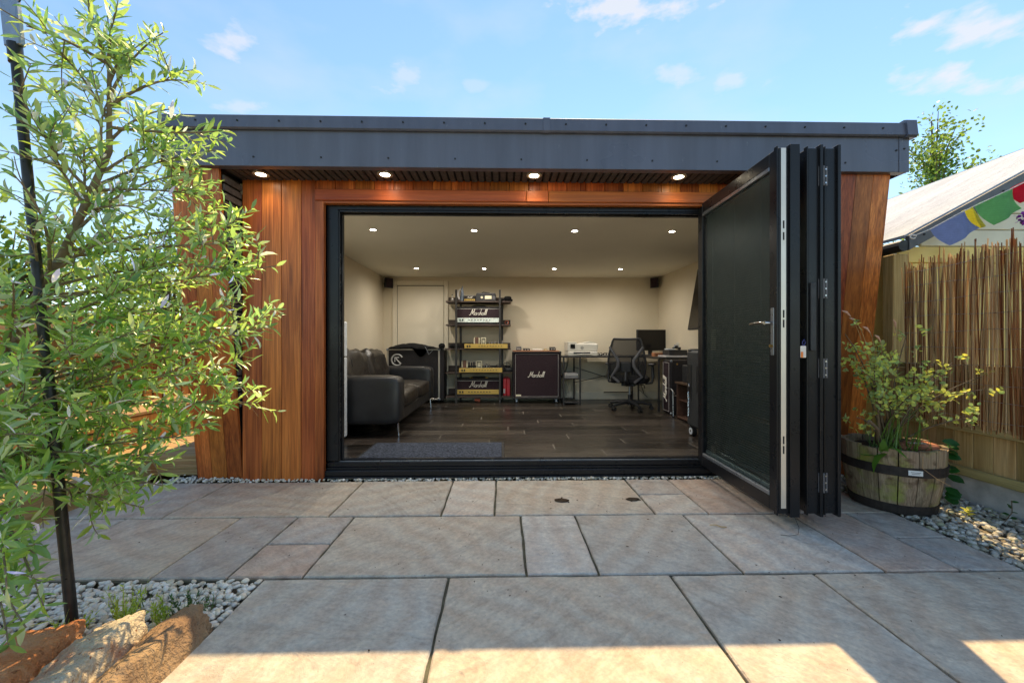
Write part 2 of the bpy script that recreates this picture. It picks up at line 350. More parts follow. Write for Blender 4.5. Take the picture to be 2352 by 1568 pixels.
# ------------------------------------------------------------------ script lettering "Marshall" as pen strokes
def letters():
    # unit-high slanted hand lettering, each stroke a polyline
    def arc(cx, cy, rx, ry, a0, a1, n=9): return [(cx + rx * math.cos(R(a0 + (a1 - a0) * i / n)), cy + ry * math.sin(R(a0 + (a1 - a0) * i / n))) for i in range(n + 1)]
    S = []; x = 0
    S.append([(-.18, .12), (-.08, .02), (.06, .10), (.22, .95)]); S.append([(.22, .95), (.36, .22)]); S.append([(.36, .22), (.62, .98), (.60, .55), (.64, .1), (.74, .06)])
    def a(x): S.append(arc(x + .16, .22, .15, .2, 50, 390)); S.append([(x + .30, .42), (x + .29, .1), (x + .40, .05)])
    a(.78)
    S.append([(1.2, .05), (1.24, .42), (1.30, .30), (1.42, .42)])
    S.append([(1.66, .40), (1.52, .40), (1.50, .27), (1.62, .18), (1.60, .04), (1.46, .05)])
    S.append([(1.74, .03), (1.80, .98)]); S.append([(1.76, .25), (1.90, .43), (1.98, .30), (1.97, .08), (2.06, .05)])
    a(2.08)
    for k in (2.52, 2.74): S.append([(k, .1), (k + .04, .9), (k + .12, .98), (k + .10, .6), (k + .06, .08), (k + .18, .06)])
    return [[(x + .28 * y, y) for x, y in s] for s in S]
LET = letters()
def script(name, parent, origin, ux, uz, w, r, mat, un=(0, -1, 0)):
    """strokes laid on a plane at origin, ux along the text, uz up"""
    k = w / 3.2; b = MB(); o = Vector(origin); ux = Vector(ux); uz = Vector(uz); un = Vector(un)
    for s in LET: b.tube([o + ux * (x * k) + uz * (y * k * 1.15) + un * r * .4 for x, y in s], r, 5)
    return b.build(name, mat, parent)

# ------------------------------------------------------------------ ground, patio, pebbles
g = mesh_obj('ground', [(-60, -40, -.06), (60, -40, -.06), (60, 90, -.06), (-60, 90, -.06)], [(0, 1, 2, 3)], m_ground); tag(g, kind='structure')
bed = mesh_obj('planting_bed', [(-2.75, .6, -.035), (-.985, .6, -.035), (-.985, 1.705, -.035), (-2.75, 1.705, -.035)], [(0, 1, 2, 3)], m_soil); tag(bed, kind='structure')
gb = mesh_obj('gravel_bed', [(2.2, -1, -.03), (2.9, -1, -.03), (2.9, 3.3, -.03), (2.2, 3.3, -.03)], [(0, 1, 2, 3)], m_soil); tag(gb, kind='structure')
patio = MB()
patio.box(-3.0, 2.235, 1.70, 2.91, -.05, -.012); patio.box(-.99, 2.6, -1.5, 1.70, -.05, -.0125)
patio = patio.build('patio', m_mortar); tag(patio, kind='structure')
def slab(x0, x1, y0, y1, col, z=0.0):
    """riven slab: uneven outline, chamfered arris, slightly uneven top"""
    j = .0056; n = 9; pts = []
    def edge(p, q):
        for i in range(n):
            t = i / n; e = random.uniform(-.0022, .0022) if i else 0
            d = (Vector(q) - Vector(p)).normalized(); nn = Vector((-d.y, d.x)); c = Vector(p).lerp(Vector(q), t) + nn * e; pts.append(c)
    c = [(x0 + j, y0 + j), (x1 - j, y0 + j), (x1 - j, y1 - j), (x0 + j, y1 - j)]
    for i in range(4): edge(c[i], c[(i + 1) % 4])
    cx, cy = (x0 + x1) / 2, (y0 + y1) / 2; zo = z + random.uniform(-.0015, .0015); tx, ty = random.uniform(-.003, .003), random.uniform(-.003, .003)
    Z = lambda p: zo + tx * (p[0] - cx) + ty * (p[1] - cy)
    low = [(p.x, p.y, -.04) for p in pts]; mid = [(p.x, p.y, Z(p) - .005) for p in pts]
    ins = []
    for p in pts:
        d = Vector((cx, cy)) - p; q = p + Vector((math.copysign(min(.005, abs(d.x)), d.x), math.copysign(min(.005, abs(d.y)), d.y))); ins.append((q.x, q.y, Z(q) + random.uniform(-.0008, .0006)))
    m = MB(); m.loft([low, mid, ins]); o = m.build('paving_slab', m_slab, patio); o.color = (*col, 1); return o
GR, BUF, ROSE, LG, TAN, BLU = (.56, .52, .44), (.60, .53, .42), (.59, .485, .40), (.645, .60, .52), (.595, .535, .435), (.52, .485, .435)
for x0, x1, y0, y1, c in [
    (-2.82, -1.90, 2.30, 2.885, GR), (-1.90, -.98, 2.30, 2.885, BUF), (-.98, -.35, 2.30, 2.885, GR), (-.35, -.047, 2.30, 2.885, LG), (-.047, .871, 2.295, 2.885, TAN),
    (.871, 1.176, 2.59, 2.885, BLU), (.871, 1.176, 2.29, 2.59, LG), (1.176, 1.78, 2.29, 2.885, ROSE), (1.78, 2.235, 2.285, 2.885, TAN),
    (-2.98, -2.08, 1.71, 2.30, GR), (-2.08, -1.457, 1.71, 2.30, TAN), (-1.457, -1.143, 1.705, 2.30, BLU), (-1.143, -.832, 1.99, 2.30, BLU), (-1.143, -.832, 1.705, 1.99, ROSE),
    (-.832, .10, 1.70, 2.295, TAN), (.10, .405, 1.70, 2.29, LG), (.405, 1.02, 1.695, 2.29, GR), (1.02, 1.632, 1.695, 2.285, LG), (1.632, 1.955, 1.69, 2.285, ROSE), (1.955, 2.235, 1.985, 2.285, BLU), (1.955, 2.235, 1.69, 1.985, BLU),
    (-.985, -.224, 1.09, 1.695, GR), (-.224, .70, 1.09, 1.69, BUF), (.70, 1.305, 1.09, 1.685, TAN), (1.305, 2.22, 1.09, 1.685, BUF),
    (-.985, -.53, .48, 1.08, BUF), (-.53, .38, .48, 1.08, TAN), (.38, .99, .48, 1.08, GR), (.99, 1.9, .48, 1.08, LG), (1.9, 2.22, .48, 1.08, ROSE),
    (-.985, -.08, -.13, .47, TAN), (-.08, .53, -.13, .47, LG), (.53, 1.44, -.13, .47, BUF), (1.44, 2.22, -.13, .47, GR), (-.985, -.38, -.74, -.14, LG), (-.38, .54, -.74, -.14, BUF), (.54, 1.15, -.74, -.14, GR), (1.15, 2.22, -.74, -.14, TAN), (-.985, -.08, -1.35, -.75, BUF), (-.08, .83, -1.35, -.75, GR), (.83, 1.44, -1.35, -.75, ROSE), (1.44, 2.22, -1.35, -.75, BUF)]: slab(x0, x1, y0, y1, c)

def ico(sub=2):
    import bmesh
    bm = bmesh.new(); bmesh.ops.create_icosphere(bm, subdivisions=sub, radius=1); v = np.array([x.co[:] for x in bm.verts]); f = np.array([[q.index for q in p.verts] for p in bm.faces]); bm.free(); return v, f
ICO2 = ico(2); ICO1 = ico(1)
def pebbles(name, pts, size, cols, label, cat, sub=2, flat=.62, jag=.18):
    V, Fc = ICO2 if sub == 2 else ICO1; allv = []; allf = []; allc = []; nv = len(V)
    for i, (x, y, z) in enumerate(pts):
        s = size * random.uniform(.6, 1.35); a = random.uniform(0, 6.28)
        M = np.array(Euler((random.uniform(-.5, .5), random.uniform(-.5, .5), a)).to_matrix())
        sh = V * np.array([s * random.uniform(.9, 1.35), s * random.uniform(.75, 1.0), s * flat * random.uniform(.75, 1.2)])
        k = rng.normal(0, 1, (3,)); sh = sh * (1 + jag * np.sin(V @ k * 2.3 + a))[:, None]
        allv.append(sh @ M.T + np.array([x, y, z])); allf.append(Fc + i * nv)
        c = np.array(random.choice(cols)) * random.uniform(.75, 1.1); allc.append(np.repeat(c[None], nv, 0))
    o = mesh_obj(name, np.vstack(allv), np.vstack(allf), m_pebble, smooth=True, cols=np.vstack(allc)); tag(o, label, cat, kind='stuff'); return o
WH = [(.88, .83, .73), (.84, .79, .69), (.90, .87, .80), (.74, .65, .50), (.86, .76, .60), (.78, .73, .65)]
pts = []
for i in range(4500):
    y = random.uniform(1.08, 1.69); x = random.uniform(-2.45, -.995)
    pts.append((x, y, -.02 + random.uniform(0, .018)))
pebbles('white_pebbles', pts, .0105, WH, 'white pebbles covering the planting bed under the olive tree', 'pebbles')
pts = [(random.uniform(-2.35, 1.72), random.uniform(2.885, 2.965), random.uniform(-.005, .012)) for i in range(1500)] + [(random.uniform(1.72, 2.75), random.uniform(2.885, 2.99), random.uniform(-.005, .012)) for i in range(240)] + [(random.uniform(-2.32, -1.85), random.uniform(2.9, 3.0), random.uniform(0, .02)) for i in range(120)]
pebbles('pebble_strip', pts, .0095, WH, 'narrow strip of white pebbles along the foot of the garden room', 'pebbles', sub=1)
GRV = [(.50, .47, .40), (.62, .59, .52), (.38, .35, .28), (.55, .48, .36), (.30, .28, .22), (.70, .67, .60), (.42, .42, .28)]
pts = [(random.uniform(2.245, 2.86), random.uniform(1.3, 2.9), -.02 + random.uniform(0, .02)) for i in range(2300)]
pebbles('gravel_strip', pts, .0135, GRV, 'grey gravel between the paving and the right fence', 'gravel')

# ------------------------------------------------------------------ garden room
room = thing('garden_room', (.2, 2.95, 0), 'timber clad flat roofed garden room with open folding doors', 'garden room')
FY = 2.906
def board(x0, x1, y0, z0, z1, th=.02, name='cladding_board', m=None): return bx(name, m or m_clad, room, x0 + .0012, x1 - .0012, y0, y0 + th, z0, z1, .003)
for a, b in [(-1.836, -1.70), (-1.70, -1.563), (-1.563, -1.425), (-1.425, -1.3225)]: board(a, b, FY, .0, 2.128)
x = -1.3225
while x < 1.80: board(x, min(x + .137, 1.823), FY + random.uniform(0, .002), 2.05, 2.128); x += .137
for a, b in [(1.823, 1.96), (1.96, 2.097), (2.097, 2.258)]: board(a, b, FY, .0, 2.128)
# door surround
bx('jamb_trim', m_clad, room, -1.3225, -1.262, FY - .012, 2.97, .0, 1.974, .003); bx('jamb_trim', m_clad, room, 1.768, 1.822, FY - .012, 2.97, .0, 1.974, .003)
bx('head_trim', m_cladx, room, -1.3225, .166, FY - .018, FY + .06, 1.976, 2.054, .004); bx('head_trim', m_cladx, room, .326, 1.822, FY - .018, FY + .06, 1.976, 2.054, .004)
bx('head_joint_block', m_cladx, room, .168, .324, FY - .0195, FY + .06, 1.975, 2.055, .003)
bx('head_lining', m_cladx, room, -1.262, 1.768, FY - .006, 2.94, 1.958, 1.9755, .002)
# wing walls: raked front face
TOPY, BOTY = 2.69, 2.935
def yfront(z): return BOTY + (TOPY - BOTY) * z / 2.115
def wing(edges, inner_x, sgn):
    for a, b in zip(edges[:-1], edges[1:]):
        m = MB(); e = .0014; a2, b2 = a + e, b - e
        poly = [(yfront(0), 0), (yfront(0) + .02, 0), (yfront(2.112) + .02, 2.112), (yfront(2.112), 2.112)]
        m.prism(poly, 'x', a2, b2); m.build('wing_board', m_clad, room)
    x0, x1 = min(edges), max(edges)
    m = MB(); m.prism([(yfront(0) + .021, .0), (3.0, .0), (3.0, 2.11), (yfront(2.11) + .021, 2.11)], 'x', x0 + .014, x1 - .014); m.build('wing_core', m_black, room)
    # inner side slats
    z = .02; p = .056
    while z < 2.08:
        y0 = yfront(z + .02) + .022
        if FY - y0 > .006:
            X0, X1 = (inner_x - .013, inner_x) if sgn > 0 else (inner_x, inner_x + .013)
            bx('side_slat', m_slat, room, X0, X1, y0, FY - .001, z, z + .043, .002)
        z += p
wing([-2.165, -2.06, -1.955, -1.85], -1.8365, 1)
wing([2.272, 2.385, 2.505, 2.62], 2.2585, -1)
# outer shell
bx('side_wall', m_slat, room, -2.15, -2.0, 3.0, 6.6, 0, 2.12, 0); bx('side_wall', m_slat, room, 2.51, 2.605, 3.0, 6.6, 0, 2.12, 0)
bx('rear_wall', m_slat, room, -2.14, 2.6, 6.6, 6.68, 0, 2.12, 0)
# soffit
sof = bx('soffit', m_black, room, -1.848, 2.27, 2.672, 2.925, 2.131, 2.14, 0)
x = -1.835
while x < 2.25: bx('soffit_slat', m_slat, sof, x, x + .037, 2.668, FY - .002, 2.117, 2.130, .002); x += .0505
# roof, fascia and capping
bx('roof', m_roof, room, -2.17, 2.68, 2.66, 6.75, 2.141, 2.40, .004)
fas = MB(); fas.box(-2.178, 2.688, 2.646, 2.6585, 2.107, 2.34, .002); fas.box(-2.178, 2.688, 2.6585, 2.70, 2.107, 2.110, 0); fas.box(-2.186, -2.1785, 2.647, 6.75, 2.108, 2.34, .001); fas.box(2.6885, 2.696, 2.647, 6.75, 2.108, 2.34, .001)
fas = fas.build('fascia', m_fascia, room)
bx('corner_strip', m_fascia, fas, 2.632, 2.699, 2.6415, 2.6455, 2.105, 2.338, .001)
def capping(x0, x1):
    m = MB(); m.prism([(2.628, 2.334), (2.618, 2.342), (2.629, 2.424), (2.642, 2.432), (2.80, 2.426), (2.80, 2.41), (2.66, 2.405), (2.645, 2.334)], 'x', x0, x1); return m.build('capping', m_fascia, room)
cap = capping(-2.19, .285); capping(.288, 2.655)
m = MB(); m.prism([(2.624, 2.330), (2.613, 2.34), (2.624, 2.428), (2.640, 2.437), (2.80, 2.431), (2.80, 2.42), (2.66, 2.41), (2.64, 2.33)], 'x', .262, .305); m.build('capping_joint', m_fascia, room)
m = MB(); m.prism([(2.620, 2.326), (2.605, 2.336), (2.616, 2.438), (2.636, 2.447), (2.86, 2.441), (2.86, 2.33)], 'x', 2.656, 2.725); m.build('capping_end', m_fascia, room)
scr = MB()
for X in np.arange(-1.95, 2.6, .262): scr.cyl((X, 2.626, 2.385), (X, 2.6185, 2.385), .006, n=8)
for X in np.arange(-1.6, 2.5, .43): scr.cyl((X, 2.648, 2.165), (X, 2.6425, 2.165), .006, n=8)
scr.cyl((2.615, 2.648, 2.25), (2.615, 2.641, 2.25), .006, n=8); scr.cyl((2.665, 2.645, 2.26), (2.665, 2.637, 2.26), .006, n=8)
tag(scr.build('screw_heads', m_rubber, fas), kind='stuff')
# interior shell
wl = MB(); wl.box(-2.0, -1.9, 3.09, 6.6, .0, 2.12); wl.build('inner_wall', m_wall, room); wl = MB(); wl.box(2.505, 2.512, 3.09, 6.6, .0, 2.12); wl.build('inner_wall', m_wall, room)
wl = MB(); wl.box(-1.9, 2.505, 6.5, 6.6, .0, 2.12); wl.build('inner_wall', m_wall, room)
wl = MB(); wl.box(-1.84, -1.262, 2.928, 3.09, .01, 2.03); wl.box(1.80, 2.258, 2.928, 3.09, .01, 2.03); wl.box(-1.84, 2.258, 2.9705, 3.09, 1.976, 2.03); wl.box(-1.9999, -1.84, 3.0005, 3.09, .01, 2.03); wl.box(2.258, 2.511, 3.0005, 3.09, .01, 2.03); wl.build('front_wall', m_wall, room)
bx('ceiling', m_ceil, room, -1.9, 2.505, 2.93, 6.5, 2.03, 2.10, 0)
for x0, x1 in [(-1.9, -1.755), (-.862, 2.505)]: bx('skirting', m_trim, room, x0, x1, 6.482, 6.4995, .08, .205, .004)
bx('skirting', m_trim, room, -1.8995, -1.882, 3.2, 6.48, .08, .205, .004); bx('skirting', m_trim, room, 2.487, 2.5045, 3.2, 6.48, .08, .205, .004)
fl = bx('floor', m_under, room, -1.9, 2.505, 3.0, 6.5, -.02, .0792, 0)
r = 0; y = 3.028
while y < 6.49:
    xs = [-1.899]; x = -1.9 + [.75, .25, 1.05, .5, .12, .9][r % 6] + random.uniform(-.08, .08)
    while x < 2.4: xs.append(x); x += 1.22
    xs.append(2.504)
    for a, b in zip(xs[:-1], xs[1:]): bx('floor_plank', m_floor, fl, a + .0026, b - .0026, y + .0001, min(y + .1919, 6.499), .0793, .08, .0002)
    y += .192; r += 1
# inner door in the back wall
bx('door_gap', m_black, room, -1.676, -.934, 6.4978, 6.4992, .08, 1.896, 0)
dr = bx('inner_door', m_trim, room, -1.669, -.941, 6.484, 6.4975, .085, 1.885, .003)
bx('architrave', m_trim, room, -1.752, -1.676, 6.474, 6.4992, .08, 1.975, .006); bx('architrave', m_trim, room, -.934, -.865, 6.474, 6.4992, .08, 1.975, .006); bx('architrave', m_trim, room, -1.6755, -.9345, 6.475, 6.4992, 1.896, 1.9748, .006)
# ceiling and soffit downlights
m_lens_in = emis('indoor_lamp_glow', (1, .95, .86), 14); m_lens_out = emis('soffit_lamp_glow', (1, .86, .62), 7)
def downlight(x, y, z, r, lens, watts, col, sy):
    m = MB(); rings = []
    for rr, dz in ((r, 0), (r, -.004), (r * .92, -.007), (r * .66, -.005), (r * .62, 0)): rings.append([(x + rr * math.cos(t), y + rr * math.sin(t), z + dz) for t in np.linspace(0, 2 * math.pi, 25)[:-1]])
    m.loft(rings, False); o = m.build('downlight', m_white_lamp, room, smooth=True)
    m = MB(); m.cyl((x, y, z - .0005), (x, y, z - .004), r * .60, n=20); m.build('lamp_lens', lens, o)
    l = bpy.data.lights.new('downlight_beam', 'SPOT'); lo = bpy.data.objects.new('downlight_beam', l); link(lo); l.energy = watts * .94; l.color = col; l.spot_size = R(sy); l.spot_blend = 1.0; l.shadow_soft_size = .03
    lo.location = (x, y, z - .012)
for x, y in [(-1.208, 3.814), (-.27, 3.818), (.676, 3.815), (1.60, 3.81), (-1.212, 5.74), (-.265, 5.75), (.727, 5.74), (1.669, 5.73)]: downlight(x, y, 2.03, .04, m_lens_in, 12, (1, .92, .79), 172)
for x, y in [(-1.64, 2.795), (-.80, 2.78), (.213, 2.775), (1.212, 2.775)]: downlight(x, y, 2.1165, .052, m_lens_out, 1.4, (1, .72, .38), 130)

# ------------------------------------------------------------------ door frame and folding leaves (parts of the garden room)
fr = MB()
for X0, X1 in ((-1.262, -1.18), (1.735, 1.768)):
    fr.box(X0, X1, 2.945, 3.028, .125, 1.957, .003)
fr.box(-1.180, -1.166, 2.985, 3.02, .125, 1.93, .002); fr.box(-1.180, -1.172, 2.952, 2.962, .125, 1.94, .001)
fr.box(-1.262, 1.768, 2.9445, 3.0285, 1.928, 1.9575, .003); fr.box(-1.18, 1.735, 2.952, 2.966, 1.914, 1.928, .002); fr.box(-1.18, 1.735, 2.99, 3.02, 1.908, 1.928, .002)
frame = fr.build('door_frame', m_frame, room)
th = MB(); th.box(-1.285, 1.785, 2.898, 3.0, .014, .024, .004); th.box(-1.278, 1.78, 2.912, 3.0, .024, .066, .006); th.box(-1.263, 1.769, 2.935, 3.03, .066, .082, .002); th.box(-1.262, 1.768, 2.944, 3.029, .0825, .118, .004); th.box(-1.18, 1.735, 2.985, 3.0, .118, .128, .002); th.box(-1.18, 1.735, 3.012, 3.0275, .118, .126, .002)
th.build('door_threshold', m_frame, room)
bx('track_strip', m_alud, frame, -1.178, 1.733, 2.9605, 2.967, .1182, .1225, .0005)
bx('keep_strip', m_alu, frame, -1.1798, -1.1775, 2.966, 2.982, .28, 1.62, .0005)
m = MB()
for z in np.arange(.32, 1.6, .11): m.box(-1.1774, -1.174, 2.969, 2.979, z, z + .05, .001)
tag(m.build('keep_slots', m_black, frame), kind='stuff')
ZB, ZT, Y1, Y2 = .088, 1.978, 2.065, 2.965
def leaf(cx, th, name, skew=0.0):
    """one glazed leaf standing edge-on to the viewer, between Y1 and Y2"""
    Mx = Matrix.Translation((cx, Y2, 0)) @ Matrix.Rotation(skew, 4, 'Z') @ Matrix.Translation((-cx, -Y2, 0))
    f = MB(); h = th / 2; s = .072
    f.box(cx - h, cx + h, Y1, Y1 + s, ZB, ZT, .004, Mx); f.box(cx - h, cx + h, Y2 - s, Y2, ZB, ZT, .004, Mx)
    f.box(cx - h + .0006, cx + h - .0006, Y1 + s, Y2 - s, ZB, ZB + s, .003, Mx); f.box(cx - h + .0006, cx + h - .0006, Y1 + s, Y2 - s, ZT - s, ZT, .003, Mx)
    o = f.build(name, m_frame, room)
    b = MB()
    for (a0, a1, z0, z1) in ((Y1 + s, Y2 - s, ZB + s, ZB + s + .022), (Y1 + s, Y2 - s, ZT - s - .022, ZT - s)): b.box(cx - h - .0012, cx - h + .02, a0, a1, z0, z1, .002, Mx)
    b.build('glazing_bead', m_alud, o)
    gl = MB(); gl.box(cx - h + .012, cx - h + .016, Y1 + s - .001, Y2 - s + .001, ZB + s, ZT - s, 0, Mx); gl.build('pane', m_glass, o)
    bl = MB(); z = ZB + s + .05; tilt = Matrix.Rotation(R(52), 4, 'Y')
    while z < ZT - s - .035:
        T = Mx @ Matrix.Translation((cx, (Y1 + Y2) / 2, z)) @ tilt; bl.box(-.008, .008, -(Y2 - Y1) / 2 + s + .008, (Y2 - Y1) / 2 - s - .008, -.0004, .0004, 0, T); z += .0148
    tag(bl.build('venetian_blind', m_blind, o), kind='stuff')
    rl = MB(); rl.box(cx - .010, cx + .010, Y1 + s + .006, Y2 - s - .006, ZB + s + .024, ZB + s + .046, .002, Mx); rl.box(cx - .011, cx + .011, Y1 + s + .004, Y2 - s - .004, ZT - s - .034, ZT - s - .022, .002, Mx); rl.build('blind_rail', m_alud, o)
    cd_ = MB()
    for t in (.14, .5, .86):
        yy = Y1 + s + (Y2 - Y1 - 2 * s) * t; cd_.cyl((cx - .0095, yy, ZB + s + .03), (cx - .0095, yy, ZT - s - .03), .0008, n=5, M=Mx)
    cd_.build('blind_cord', m_grey, o)
    return o, Mx
LA, MA = leaf(1.468, .062, 'door_leaf', R(-1.2)); LB, MBm = leaf(1.600, .064, 'door_leaf', R(0.4)); LC, MC = leaf(1.708, .064, 'door_leaf', R(-.6))
# leaf edges: gaskets, lock strip, hinges
m = MB(); m.box(1.452, 1.478, Y1 - .0025, Y1 - .0003, ZB + .03, ZT - .004, .0006, MA); m.build('lock_strip', m_brasslock, LA)
m = MB()
for z in (1.56, 1.50, 1.10, 1.05, .45, .40): m.box(1.461, 1.469, Y1 - .0034, Y1 - .0023, z, z + .04, .0004, MA)
m.build('lock_slot', m_black, LA)
for cx, L_, Mx in ((1.468, LA, MA), (1.600, LB, MBm), (1.708, LC, MC)):
    m = MB(); m.box(cx + .024, cx + (.074 if L_ is LA else .040), Y1 - .014, Y1 + .03, ZB - .012, ZT + .012, .002, Mx); m.box(cx - .040, cx - .0325, Y1 - .006, Y1 + .02, ZB - .006, ZT + .006, .002, Mx); m.build('edge_flange', m_frame, L_)
for z in (1.83, 1.25, .84, .25):
    for sx, cx in ((-1, 1.6365), (1, 1.6665)):
        pass
    m = MB(); m.box(1.628, 1.6455, Y1 - .0045, Y1 - .0008, z - .05, z + .05, .001); m.box(1.655, 1.676, Y1 - .0045, Y1 - .0008, z - .05, z + .05, .001); m.cyl((1.650, Y1 - .008, z - .05), (1.650, Y1 - .008, z + .05), .006, n=10); h = m.build('hinge', m_grey, LB)
    m = MB()
    for dz in (-.035, 0, .035):
        for X in (1.637, 1.665): m.cyl((X, Y1 - .0045, z + dz), (X, Y1 - .0068, z + dz), .0042, n=8)
    m.build('hinge_screw', m_alu, h)
m = MB(); m.box(1.578, 1.606, Y1 - .018, Y1 - .002, .93, 1.28, .003); m.build('magnet_catch', m_dark, LB)
# handle on the leading leaf
hx = 1.468 - .031
m = MB(); m.box(hx - .010, hx, Y1 + .016, Y1 + .048, .905, 1.155, .004, MA); hp = m.build('handle_plate', m_alud, LA)
m = MB(); m.cyl((hx - .008, Y1 + .032, 1.075), (hx - .05, Y1 + .032, 1.075), .009, n=10, M=MA); m.tube([(hx - .05, Y1 + .028, 1.075), (hx - .052, Y1 + .07, 1.078), (hx - .05, Y1 + .155, 1.074)], [.010, .0095, .008], 10, M=MA); m.build('lever', m_chrome, hp, smooth=True)
m = MB(); m.cyl((hx - .009, Y1 + .032, .955), (hx - .022, Y1 + .032, .955), .008, n=10, M=MA); m.build('lock_cylinder', m_lockbr, hp)
kt = thing('key_tag', (1.535, 2.05, .93), 'paper key tag hanging from the folded door between two leaves', 'key tag')
m = MB(); m.box(1.522, 1.552, 2.046, 2.049, .895, .955, .001); m.build('tag_card', plain('tag_paper', (.7, .66, .6), .6), kt); m = MB(); m.box(1.523, 1.535, 2.0445, 2.0459, .896, .925, 0); m.build('tag_print', plain('tag_orange', (.75, .22, .05), .6), kt)
m = MB(); m.tube([(1.537, 2.047, .955), (1.530, 2.045, .972), (1.540, 2.045, .988), (1.548, 2.046, .972), (1.538, 2.047, .955)], .002, 6); m.build('tag_loop', plain('tag_blue', (.05, .06, .25), .5), kt)

# ------------------------------------------------------------------ furniture inside
FZ = .08
def cushion(name, mat, parent, c, s, power=.45, M=None, nu=24, nv=14, wrinkle=.006, seed=0):
    m = MB(); m.ell((0, 0, 0), (s[0] / 2, s[1] / 2, s[2] / 2), nu, nv, power=power)
    T = Matrix.Translation(c) @ (M or Matrix())
    m.v = [tuple(T @ (Vector(v) + Vector((1, 1, 1)) * wrinkle * mnoise.noise(Vector(v) * 9 + Vector((seed, seed * 2.3, 0))))) for v in m.v]
    return m.build(name, mat, parent, smooth=True)
# sofa along the left wall, facing right
sofa = thing('sofa', (-1.42, 4.8, FZ), 'black leather two seat sofa along the left wall', 'sofa')
bx('base', m_leather, sofa, -1.86, -1.0, 4.0, 5.62, .20, .335, .02)
cushion('arm', m_leather, sofa, (-1.42, 3.965, .43), (.90, .235, .46), .22, wrinkle=.004, seed=1)
cushion('arm', m_leather, sofa, (-1.42, 5.66, .43), (.90, .235, .46), .22, wrinkle=.004, seed=2)
for k, yy in enumerate((4.44, 5.18)):
    cushion('seat_cushion', m_leatherb, sofa, (-1.30, yy, .405), (.66, .73, .17), .35, nu=40, nv=20, wrinkle=.02, seed=3 + k)
    cushion('back_cushion', m_leatherb, sofa, (-1.68, yy, .66), (.30, .74, .46), .5, Matrix.Rotation(R(-14), 4, 'Y'), nu=40, nv=24, wrinkle=.04, seed=6 + k)
bx('back', m_leather, sofa, -1.88, -1.72, 3.97, 5.66, .22, .74, .04)
m = MB()
for yy in (4.44, 5.18):
    for dy in (-.2, -.05, .1, .25): m.tube([(-1.60, yy + dy, .50), (-1.542, yy + dy + .02, .62), (-1.58, yy + dy + .04, .80), (-1.66, yy + dy + .05, .885)], .005, 6)
tag(m.build('cushion_seam', m_leather, sofa), kind='stuff')
for X, Y in ((-1.01, 3.93), (-1.8, 3.93), (-1.0, 5.62), (-1.8, 5.62)): MB().tube([(X, Y, .21), (X + .012, Y - .004, .085)], [.012, .008], 10).build('leg', m_chrome, sofa)
# fridge
fg = thing('fridge_freezer', (-1.66, 3.49, FZ), 'white upright fridge freezer by the left door jamb', 'fridge')
bx('cabinet', m_white, fg, -1.89, -1.47, 3.2, 3.775, .11, 1.17, .006); bx('upper_door', m_white, fg, -1.465, -1.43, 3.202, 3.773, .85, 1.168, .008); bx('lower_door', m_white, fg, -1.465, -1.43, 3.202, 3.773, .12, .842, .008)
for y in (3.24, 3.73): MB().cyl((-1.46, y, .08), (-1.46, y, .112), .014).build('foot', m_grey, fg)
# doormat
dm = thing('doormat', (-.565, 3.42, FZ), 'dark blue grey doormat just inside the threshold', 'doormat')
bx('pile', m_mat, dm, -1.115, -.01, 3.07, 3.63, .0805, .091, .003); bx('rubber_border', m_rubber, dm, -1.14, .012, 3.045, 3.655, .0803, .0855, .002)
# flight case with emblem
fc = thing('flight_case', (-1.32, 6.28, FZ), 'black flight case with silver edges and round arrow emblem', 'flight case')
bx('case_body', m_tolex, fc, -1.725, -.885, 6.105, 6.455, .125, .89, .004)
m_edge = plain('worn_alloy_edge', (.52, .48, .42), .4, .6, .15)
for z in (.13, .873): bx('edge_rail', m_edge, fc, -1.70, -.95, 6.098, 6.112, z, z + .024, .003)
for X in (-1.729, -.967): bx('edge_rail', m_edge, fc, X, X + .026, 6.097, 6.113, .15, .875, .003)
bx('edge_rail', m_edge, fc, -.888, -.878, 6.13, 6.43, .874, .898, .003)
for X in (-1.72, -.952):
    for z in (.142, .882): MB().ell((X, 6.106, z), (.022, .016, .022), 10, 6).build('corner_ball', m_alud, fc, smooth=True)
m = MB(); c0 = Vector((-1.575, 6.1, .73)); m.tube([c0 + Vector((.082 * math.cos(R(a)), -.001, .082 * math.sin(R(a)))) for a in range(28, 315, 12)], .011, 6)
m.tube([c0 + Vector((-.035, -.002, -.03)), c0 + Vector((-.035, -.002, .035)), c0 + Vector((.03, -.002, .035))], .009, 6); m.tube([c0 + Vector((-.03, -.002, .03)), c0 + Vector((.055, -.002, -.06))], .009, 6)
m.build('emblem', plain('emblem_grey', (.48, .48, .47), .5), fc)
for X in (-1.65, -.96):
    for Y in (6.15, 6.41): MB().cyl((X - .012, Y, .106), (X + .012, Y, .106), .026, n=14).build('castor', m_rubber, fc)
